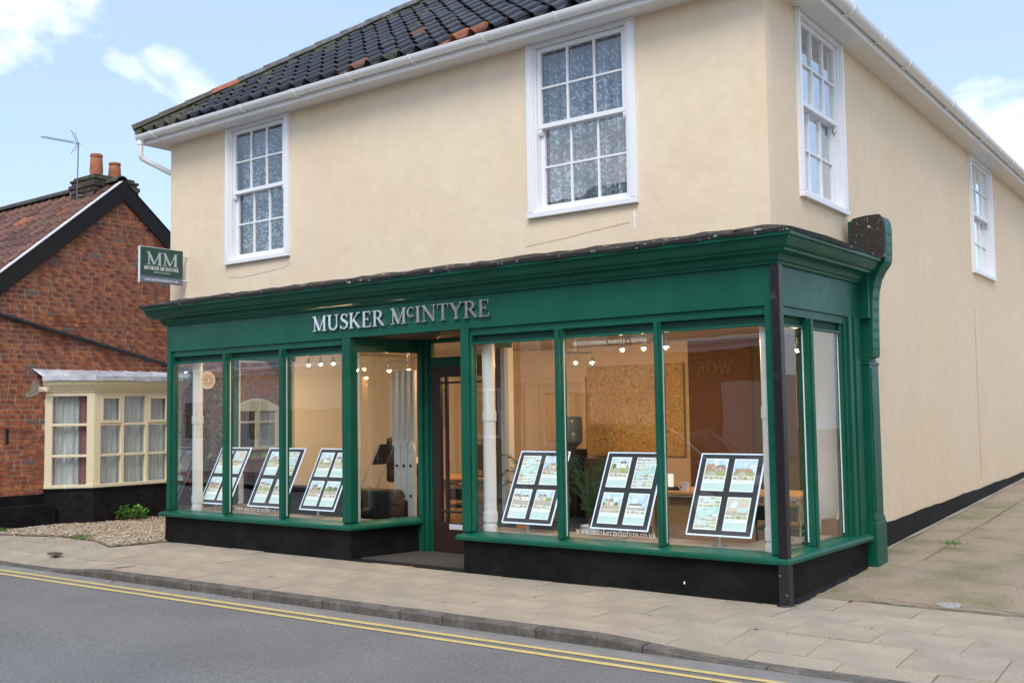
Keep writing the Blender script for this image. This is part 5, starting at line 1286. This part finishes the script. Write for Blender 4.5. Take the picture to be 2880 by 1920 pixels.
# sloping black waste pipe
m = MB(); m.tube([(WX+.05,-1.4,3.375),(WX+.05,.4,2.955),(WX+.05,2.40,2.49),(WX+.05,3.4,2.26)], .034, 12)
for y, z_ in ((-.2,3.095),(1.55,2.688)): m.tube([(WX+.05,y-.04,z_+.009),(WX+.05,y+.04,z_-.009)], .040, 12)
obj('waste_pipe', m, mat('black_pipe', (.022,.020,.021), .4, var=.2), house, smooth=True)
m = MB(); m.box(WX+.002,WX+.006,-.345,-.30,1.24,1.48); obj('wall_slot', m, DECK, house)
# arched casement in the gable, seen through the shop glass
m = MB(); n = 10; fy0, fy1 = 3.80, 4.80
top_o = [(fy0+(fy1-fy0)*i/n, 1.78+.15*math.sin(math.pi*i/n)) for i in range(n+1)]
hd_ = [(WX+.012,y,z_) for y, z_ in top_o]+[(WX+.012,fy1,1.70),(WX+.012,fy0,1.70)]
m.prism(hd_, (.03,0,0)); m.box(WX+.012,WX+.040,fy0,fy0+.07,1.04,1.70); m.box(WX+.012,WX+.040,fy1-.07,fy1,1.04,1.70); m.box(WX+.012,WX+.06,fy0,fy1,1.0,1.05); m.box(WX+.012,WX+.042,4.26,4.34,1.05,1.70); m.box(WX+.012,WX+.038,fy0+.07,4.26,1.48,1.52); m.box(WX+.012,WX+.038,4.34,fy1-.07,1.48,1.52)
cw = obj('arched_window', m, BAYC, house, bevel=.004)
for a, b in ((fy0+.07,4.26),(4.34,fy1-.07)):
    for c, d in ((1.05,1.48),(1.52,1.70)):
        g_ = MB(); g_.box(WX+.016,WX+.020,a,b,c,d); obj('window_pane', g_, GLASS_U, cw)
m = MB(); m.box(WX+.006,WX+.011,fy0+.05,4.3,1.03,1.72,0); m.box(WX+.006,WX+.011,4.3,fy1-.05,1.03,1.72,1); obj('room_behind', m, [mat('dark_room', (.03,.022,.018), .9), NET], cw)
# chimney
m = MB(); m.box(-13.0,-12.32,1.22,2.02,4.9,5.54); ch_ = obj('chimney', m, mat('dirty_mortar', (.12,.10,.08), .95, var=.3), house)
cmap = [(5.06+.0755*i, .012) for i in range(6)]
cbm = MB()
for i in range(5):
    z_ = 5.16+i*.0755; off = .018*max(0,i-2)
    y = 1.22-off-.1*(i % 2)
    while y < 2.02+off:
        a, b = max(y,1.22-off), min(y+.215,2.02+off)
        if b-a > .03: cbm.box(-12.5,-12.316+off,a+.005,b-.005,z_-.032,z_+.032,rb.choice((0,1,1)))
        y += .226
    x = -13.0-off
    while x < -12.32:
        a, b = x, min(x+.215,-12.33); cbm.box(a+.005,b-.005,1.216-off,1.4,z_-.032,z_+.032,rb.choice((0,1,1))); x += .226
obj('chimney_brick', cbm, [mat('sooty_brick', (.10,.062,.042), .9, c2=(.20,.19,.15), nscale=12, nlo=.58, nhi=.66, var=.4, bump=.5), mat('sooty_brick_dark', (.055,.042,.034), .9, var=.4, bump=.5)], ch_, kind='stuff')
m = MB(); m.box(-13.03,-12.29,1.19,2.05,5.54,5.59); m.prism([(-13.0,1.24,5.59),(-12.34,1.24,5.59),(-12.34,2.0,5.59),(-13.0,2.0,5.59)], (0,0,.05)); obj('chimney_cap', m, BEDM, ch_, bevel=.03)
for y, hgt, sc in ((1.46,.42,1.0),(1.80,.33,.98)):
    m = MB(); m.lathe([(.05,0),(.100*sc,0),(.108*sc,hgt*.35),(.098*sc,hgt*.78),(.088*sc,hgt*.86),(.102*sc,hgt*.88),(.102*sc,hgt*.97),(.090*sc,hgt),(.07*sc,hgt),(.07*sc,hgt*.8)], (-12.65,y,5.62), 20); obj('chimney_pot', m, TERR, ch_, smooth=True)
# television aerial
ae = thing('tv_aerial', 'thin metal television aerial on a mast beside the chimney pots', 'aerial', (-12.72,1.16,5.2))
AM = mat('aerial_metal', (.20,.20,.21), .5, .6, var=.1)
m = MB(); m.tube([(-12.72,1.16,5.05),(-12.72,1.17,6.20)], .011, 6); m.tube([(-12.72,1.16,5.30),(-12.66,1.22,5.30)], .012, 6); obj('mast', m, AM, ae)
a, b = Vector((-12.72,1.22,6.175)), Vector((-12.55,.44,6.11))
m = MB(); m.tube([a,b], .005, 6); obj('boom', m, AM, ae)
m = MB()
for k in range(11):
    p = a+(b-a)*(.22+k*.075); m.tube([p+Vector((-.05,-.01,.02)),p+Vector((.05,.01,.02))], .004, 4); m.tube([p,p+Vector((0,0,.025))], .004, 4)
obj('director', m, AM, ae)
m = MB(); c_ = a+(b-a)*.10
for s_ in (-1,1): m.tube([c_,c_+Vector((.02,-.12,.20 if s_ > 0 else -.19))], .007, 4); m.tube([c_+Vector((0,.02,.02*s_)),c_+Vector((.06,-.08,.16*s_))], .005, 4)
obj('reflector', m, AM, ae)

# ------------------------------------------------------------------ plants and small ground things
def leafy(x, y, z, w, h, n, mt, name, label, cat, seed, ls=.07):
    rr = random.Random(seed); t = thing(name, label, cat, (x,y,z)); m = MB(); stm = MB()
    for k in range(9):
        a = rr.uniform(0,6.28); q = rr.uniform(.2,.8); tip = (x+math.cos(a)*w*q*.6, y+math.sin(a)*w*q*.9, z+h*rr.uniform(.5,.95)); stm.tube([(x+rr.uniform(-.03,.03),y+rr.uniform(-.05,.05),z),tip], .005, 4)
    for k in range(n):
        a = rr.uniform(0,6.28); q = math.sqrt(rr.random()); e = rr.random()
        p = Vector((x+math.cos(a)*w*.7*q, y+math.sin(a)*w*q, z+h*e*(1-.45*q)+.02))
        d = Vector((math.cos(a)+rr.uniform(-.6,.6), math.sin(a)+rr.uniform(-.6,.6), rr.uniform(.1,1.0))).normalized(); s_ = d.cross(Vector((0,0,1))).normalized(); nn = s_.cross(d)
        L_ = ls*rr.uniform(.7,1.3); wd = L_*.36
        m.add([p, p+d*L_*.45+s_*wd+nn*.006, p+d*L_, p+d*L_*.45-s_*wd+nn*.006, p+d*L_*.5-nn*.008], [(0,1,4),(1,2,4),(2,3,4),(3,0,4)])
    obj('leaves', m, mt, t); obj('stem', stm, TWIG, t)
leafy(-11.38,1.36,.01,.24,.24,230,LEAF,'weed','bright green weed clump at the foot of the bay window','weed',41)
def tuft(x, y, z, w, n, h, label, seed):
    rr = random.Random(seed); m = MB()
    for k in range(n):
        px, py = x+rr.gauss(0,w), y+rr.gauss(0,w*.6); a = rr.uniform(0,6.28); L_ = h*rr.uniform(.5,1.2); dx_, dy_ = math.cos(a)*L_*.6, math.sin(a)*L_*.6
        m.add([(px-.004,py,z),(px+.004,py,z),(px+dx_*.5+.003,py+dy_*.5,z+L_*.7),(px+dx_,py+dy_,z+L_)], [(0,1,2),(0,2,3)])
    o = obj('grass_tuft', m, GRASS, kind=None, loc=(x,y,z)); tag(o, label, 'grass tuft')
tuft(-9.75,-.42,.01,.12,160,.05,'thin grass tuft where the gravel meets the pavement',51)
tuft(-11.55,-.62,.01,.07,150,.06,'small green tuft in front of the black ledge',52)
tuft(2.25,.70,.02,.10,90,.04,'mossy grass tuft in the path joint at the far right',53)
tuft(.42,3.3,.17,.05,70,.04,'little weed tuft in the crack of the side path',54)
m = MB(); m.lathe([(.002,0),(.098,0),(.098,.010),(.085,.013),(.002,.013)], (1.09,.665,.005), 24); tag(obj('drain_cover', m, mat('pale_metal', (.55,.55,.55), .5, .3, c2=(.32,.32,.31), nscale=30, var=.2, bump=.5), smooth=True), 'round pale metal cover set in the side path', 'drain cover')
m = MB(); m.box(-8.74,-8.58,-1.475,-1.365,-.02,.004)
for k in range(5): m.box(-8.725+k*.028,-8.712+k*.028,-1.465,-1.375,.004,.008)
tag(obj('stop_tap_cover', m, mat('iron_cover', (.12,.105,.085), .8, var=.3), bevel=.002), 'small rectangular iron cover in the pavement by the gravel', 'service cover')
dl = mat('dead_leaf', (.16,.05,.025), .8, var=.4)
for (x, y, lab) in ((.40,.37,'reddish dead leaf in the joint right of the black post'),(-.22,-.03,'brown dead leaf at the foot of the black riser by the corner'),(-4.7,-1.86,'small red leaf lying in the gutter channel'),(-6.6,-1.93,'brown leaf lying by the kerb at the left')):
    zl = pz(x,y) if y > -1.7 else -.099; m = MB(); rr = random.Random(int(x*100)); a = rr.uniform(0,3)
    c, s_ = math.cos(a)*.035, math.sin(a)*.035
    m.add([(x-c,y-s_,zl+.008),(x-s_*.5,y+c*.5,zl+.020),(x+c,y+s_,zl+.012),(x+s_*.5,y-c*.5,zl+.006),(x,y,zl+.016)], [(0,1,4),(1,2,4),(2,3,4),(3,0,4)])
    tag(obj('dead_leaf', m, dl, loc=(x,y,zl)), lab, 'leaf')
# flower trough and dead climber by the arched window
t = thing('flower_trough', 'terracotta trough under the arched window seen through the shop glass', 'planter', (-11.7,3.9,0))
m = MB(); m.prism([(-11.85,3.45,.62),(-11.55,3.45,.62),(-11.50,3.45,.86),(-11.90,3.45,.86)], (0,.95,0)); m.box(-11.93,-11.47,3.42,4.43,.83,.88); obj('trough', m, TERR, t, bevel=.01)
m = MB(); m.box(-11.9,-11.5,3.55,3.62,0,.62); m.box(-11.9,-11.5,4.2,4.27,0,.62); obj('stand', m, PLASTERW, t)
t2 = MB(); rr = random.Random(6)
for k in range(60):
    p = Vector((-11.7+rr.uniform(-.12,.12),3.55+rr.random()*.75,.87)); d = Vector((rr.uniform(-.5,.5),rr.uniform(-.5,.5),1))*rr.uniform(.03,.10); t2.add([p,p+Vector((.012,.01,.02)),p+d,p+Vector((-.012,-.01,.02))], [(0,1,2,3)])
obj('seedlings', t2, LEAF, t)
t = thing('climbing_plant', 'dead brown climber on the brick wall behind the round window vent', 'climber', (-11.97,3.2,0))
m = MB(); lv = MB(); rr = random.Random(8)
for k in range(26):
    y, z_ = 3.05+rr.gauss(0,.12), .02; P = [Vector((WX+.03,y,z_))]
    tgt = rr.uniform(1.2,2.3)
    while P[-1].z < tgt: P.append(P[-1]+Vector((rr.uniform(-.012,.014),rr.gauss(0,.07),rr.uniform(.08,.2))))
    for p in P: p.x = max(WX+.012,min(WX+.12,p.x))
    m.tube(P, [.010*(1-.6*i/len(P)) for i in range(len(P))], 4)
    for p in P[len(P)//2:]:
        for q in range(3):
            d = Vector((rr.random(),rr.uniform(-1,1),rr.uniform(-1,.2)))*.10; lv.add([p,p+d*.5+Vector((0,.015,.01)),p+d,p+d*.5-Vector((0,.015,.01))], [(0,1,2,3)])
obj('vine', m, TWIG, t); obj('withered_leaf', lv, mat('withered', (.13,.10,.045), .8, c2=(.12,.20,.05), nscale=3, var=.3), t)

# ------------------------------------------------------------------ across the street (mirrored in the shop glass)
def terrace(x0, x1, yf, dep, h, ridge, wallm, label, wins, roofm, extra=None):
    t = thing('terraced_house', label, 'house', ((x0+x1)/2,yf-dep/2,0))
    m = MB(); m.box(x0,x1,yf-dep,yf,-.1,h); obj('wall', m, wallm, t)
    m = MB(); m.prism([(x0-.1,yf+.3,h),(x0-.1,yf-dep/2,ridge),(x0-.1,yf-dep-.3,h)], (x1-x0+.2,0,0)); obj('roof', m, roofm, t)
    m = MB(); m.tube([(x0,yf+.36,h+.02),(x1,yf+.36,h+.02)], .07, 8); m.box(x0,x1,yf,yf+.32,h-.15,h-.02); obj('gutter', m, UPVC, t)
    for a, b, c, d in wins:
        m = MB(); m.box(a,b,yf,yf+.06,c,c+.07); m.box(a,b,yf,yf+.05,d-.07,d); m.box(a,a+.07,yf,yf+.05,c+.07,d-.07); m.box(b-.07,b,yf,yf+.05,c+.07,d-.07); m.box((a+b)/2-.03,(a+b)/2+.03,yf,yf+.045,c+.07,d-.07)
        f = obj('window', m, WHITE, t); m = MB(); m.box(a+.07,b-.07,yf+.004,yf+.012,c+.07,d-.07); obj('pane', m, mat('far_pane', (.05,.06,.07), .08, var=0), f)
    return t
t = t_opp = terrace(-7.6,3.0,-11.2,6,2.95,5.6,mat('dull_brick', (.17,.075,.05), .85, c2=(.10,.05,.04), nscale=6, var=.3),'low brick shop across the street mirrored in the right hand panes',[(-1.5,1.0,.5,2.1)],TILER)
m = MB(); m.box(-7.2,-2.4,-11.2,-11.12,2.25,2.65); obj('dark_fascia', m, mat('dark_fascia', (.03,.015,.012), .5), t)
m = MB(); text_flat(m, 'WOK', lambda a, b, d: (-5.85-a,-11.118+d,2.33+b), .26, .01); obj('fascia_lettering', m, mat('dull_yellow_letter', (.45,.38,.06), .6, var=0), t)
m = MB(); m.box(-6.1,-5.0,-11.2,-11.14,.0,2.15); obj('door', m, mat('grey_door', (.62,.58,.52), .6), t)
m = MB(); m.box(-4.6,-2.6,-11.2,-11.15,.5,2.15); obj('shop_window', m, mat('dark_window', (.03,.03,.03), .1), t)
terrace(-11.2,-7.7,-11.2,6,5.0,7.4,mat('opp_cream', (.80,.70,.52), .85, var=.08),'cream rendered house across the street mirrored in the middle panes',[(-8.9,-8.1,2.9,4.1),(-10.7,-9.9,2.9,4.1),(-10.6,-9.2,.8,2.1)],TILER)
terrace(-15.3,-11.3,-11.2,6,4.8,7.2,mat('opp_brick', (.22,.085,.055), .85, c2=(.30,.12,.07), nscale=5, var=.3),'red brick house across the street mirrored in the metal letters',[(-12.6,-11.8,1.0,2.2),(-14.6,-13.6,.8,2.0)],TILER)
tw_ = terrace(-30,-15.4,-11.2,6,2.9,3.7,mat('opp_white', (.82,.80,.76), .85, var=.06),'long white cottage across the street mirrored in the left hand panes',[(-21,-20,.9,2.1),(-24,-23,.9,2.1),(-27,-26,.9,2.1)],TILEB)
m = MB(); m.box(-19.6,-15.8,-11.2,-11.14,0,1.78); obj('brown_doors', m, mat('brown_boards', (.22,.13,.085), .7, var=.15, stretch=(8,1,1)), tw_)
car = thing('parked_car', 'dark blue hatchback parked across the street, mirrored in the right hand pane', 'car', (-5.0,-6.6,-.1))
CB = mat('car_paint', (.03,.05,.10), .2, .3, var=0, coat=1.0); CG = mat('car_glass', (.02,.025,.03), .05, var=0)
def loft(prof, ys, mt, nm, bev=.05):
    m = MB(); n = len(prof); vs = []
    for y, inset, lift in ys: vs += [(-5.0+x*(1-inset), -6.6+y, -.1+z+lift) for x, z in prof]
    fs = [tuple(range(n))[::-1], tuple((len(ys)-1)*n+i for i in range(n))]
    for k in range(len(ys)-1): fs += [(k*n+i,k*n+(i+1)%n,(k+1)*n+(i+1)%n,(k+1)*n+i) for i in range(n)]
    m.add(vs, fs); return obj(nm, m, mt, car, smooth=True, bevel=bev)
loft([(-2.0,.28),(-2.03,.55),(-1.95,.78),(-1.6,.92),(-.9,.97),(1.1,.95),(1.85,.80),(2.02,.60),(2.0,.28)], [(-.84,.02,0),(-.80,0,0),(.80,0,0),(.84,.02,0)], CB, 'body', .06)
loft([(-1.72,.93),(-1.30,1.38),(-.9,1.47),(.1,1.48),(.55,1.42),(1.25,.94)], [(-.76,.0,0),(-.60,.07,.0),(.60,.07,.0),(.76,.0,0)], CG, 'side_windows', .04)
loft([(-1.28,1.40),(-.9,1.475),(.1,1.488),(.52,1.43),(.1,1.50),(-.9,1.49)], [(-.62,.0,0),(0,0,.012),(.62,.0,0)], CB, 'roof', 0)
for sx in (-1.28,1.28):
    for sy2 in (-.80,.80):
        m = MB(); c_ = [(-5.0+sx+.31*math.cos(2*math.pi*i/18),-6.6+sy2-.09,.21+.31*math.sin(2*math.pi*i/18)) for i in range(18)]; m.prism(c_, (0,.18,0)); w_ = obj('wheel', m, BLKPL, car, bevel=.02)
        m = MB(); c_ = [(-5.0+sx+.19*math.cos(2*math.pi*i/14),-6.6+sy2-.10,.21+.19*math.sin(2*math.pi*i/14)) for i in range(14)]; m.prism(c_, (0,.20,0)); obj('rim', m, ALU, w_)
for sy2 in (-.6,.6):
    m = MB(); m.box(-3.06,-2.98,-6.6+sy2-.16,-6.6+sy2+.16,.50,.64); obj('headlight', m, UPVC, car, bevel=.02)
m = MB(); m.tube([(-6.72,-5.86,.86),(-6.28,-5.99,1.29),(-5.9,-6.0,1.375),(-4.9,-6.0,1.385),(-4.45,-5.99,1.325),(-3.75,-5.86,.86)], .016, 6); obj('window_trim', m, STEEL, car)
m = MB(); m.add([(-60,-7.32-60*SL,-.0),(30,-7.32+30*SL,-.0),(30,-11.3,.02),(-60,-11.3,.02)], [(0,1,2,3)]); st(obj('far_pavement', m, CHAN))
m = MB(); m.box(6.4,6.7,.6,16,-.1,2.4); tag(obj('neighbour_wall', m, mat('neighbour_wall_paint', (.68,.62,.52), .9, var=.1), bevel=.01), 'unseen pale neighbour wall right of the side path, shaped for its reflection in the flank window', 'wall')  # unseen wall, made pale and tall for its reflection in the flank glass
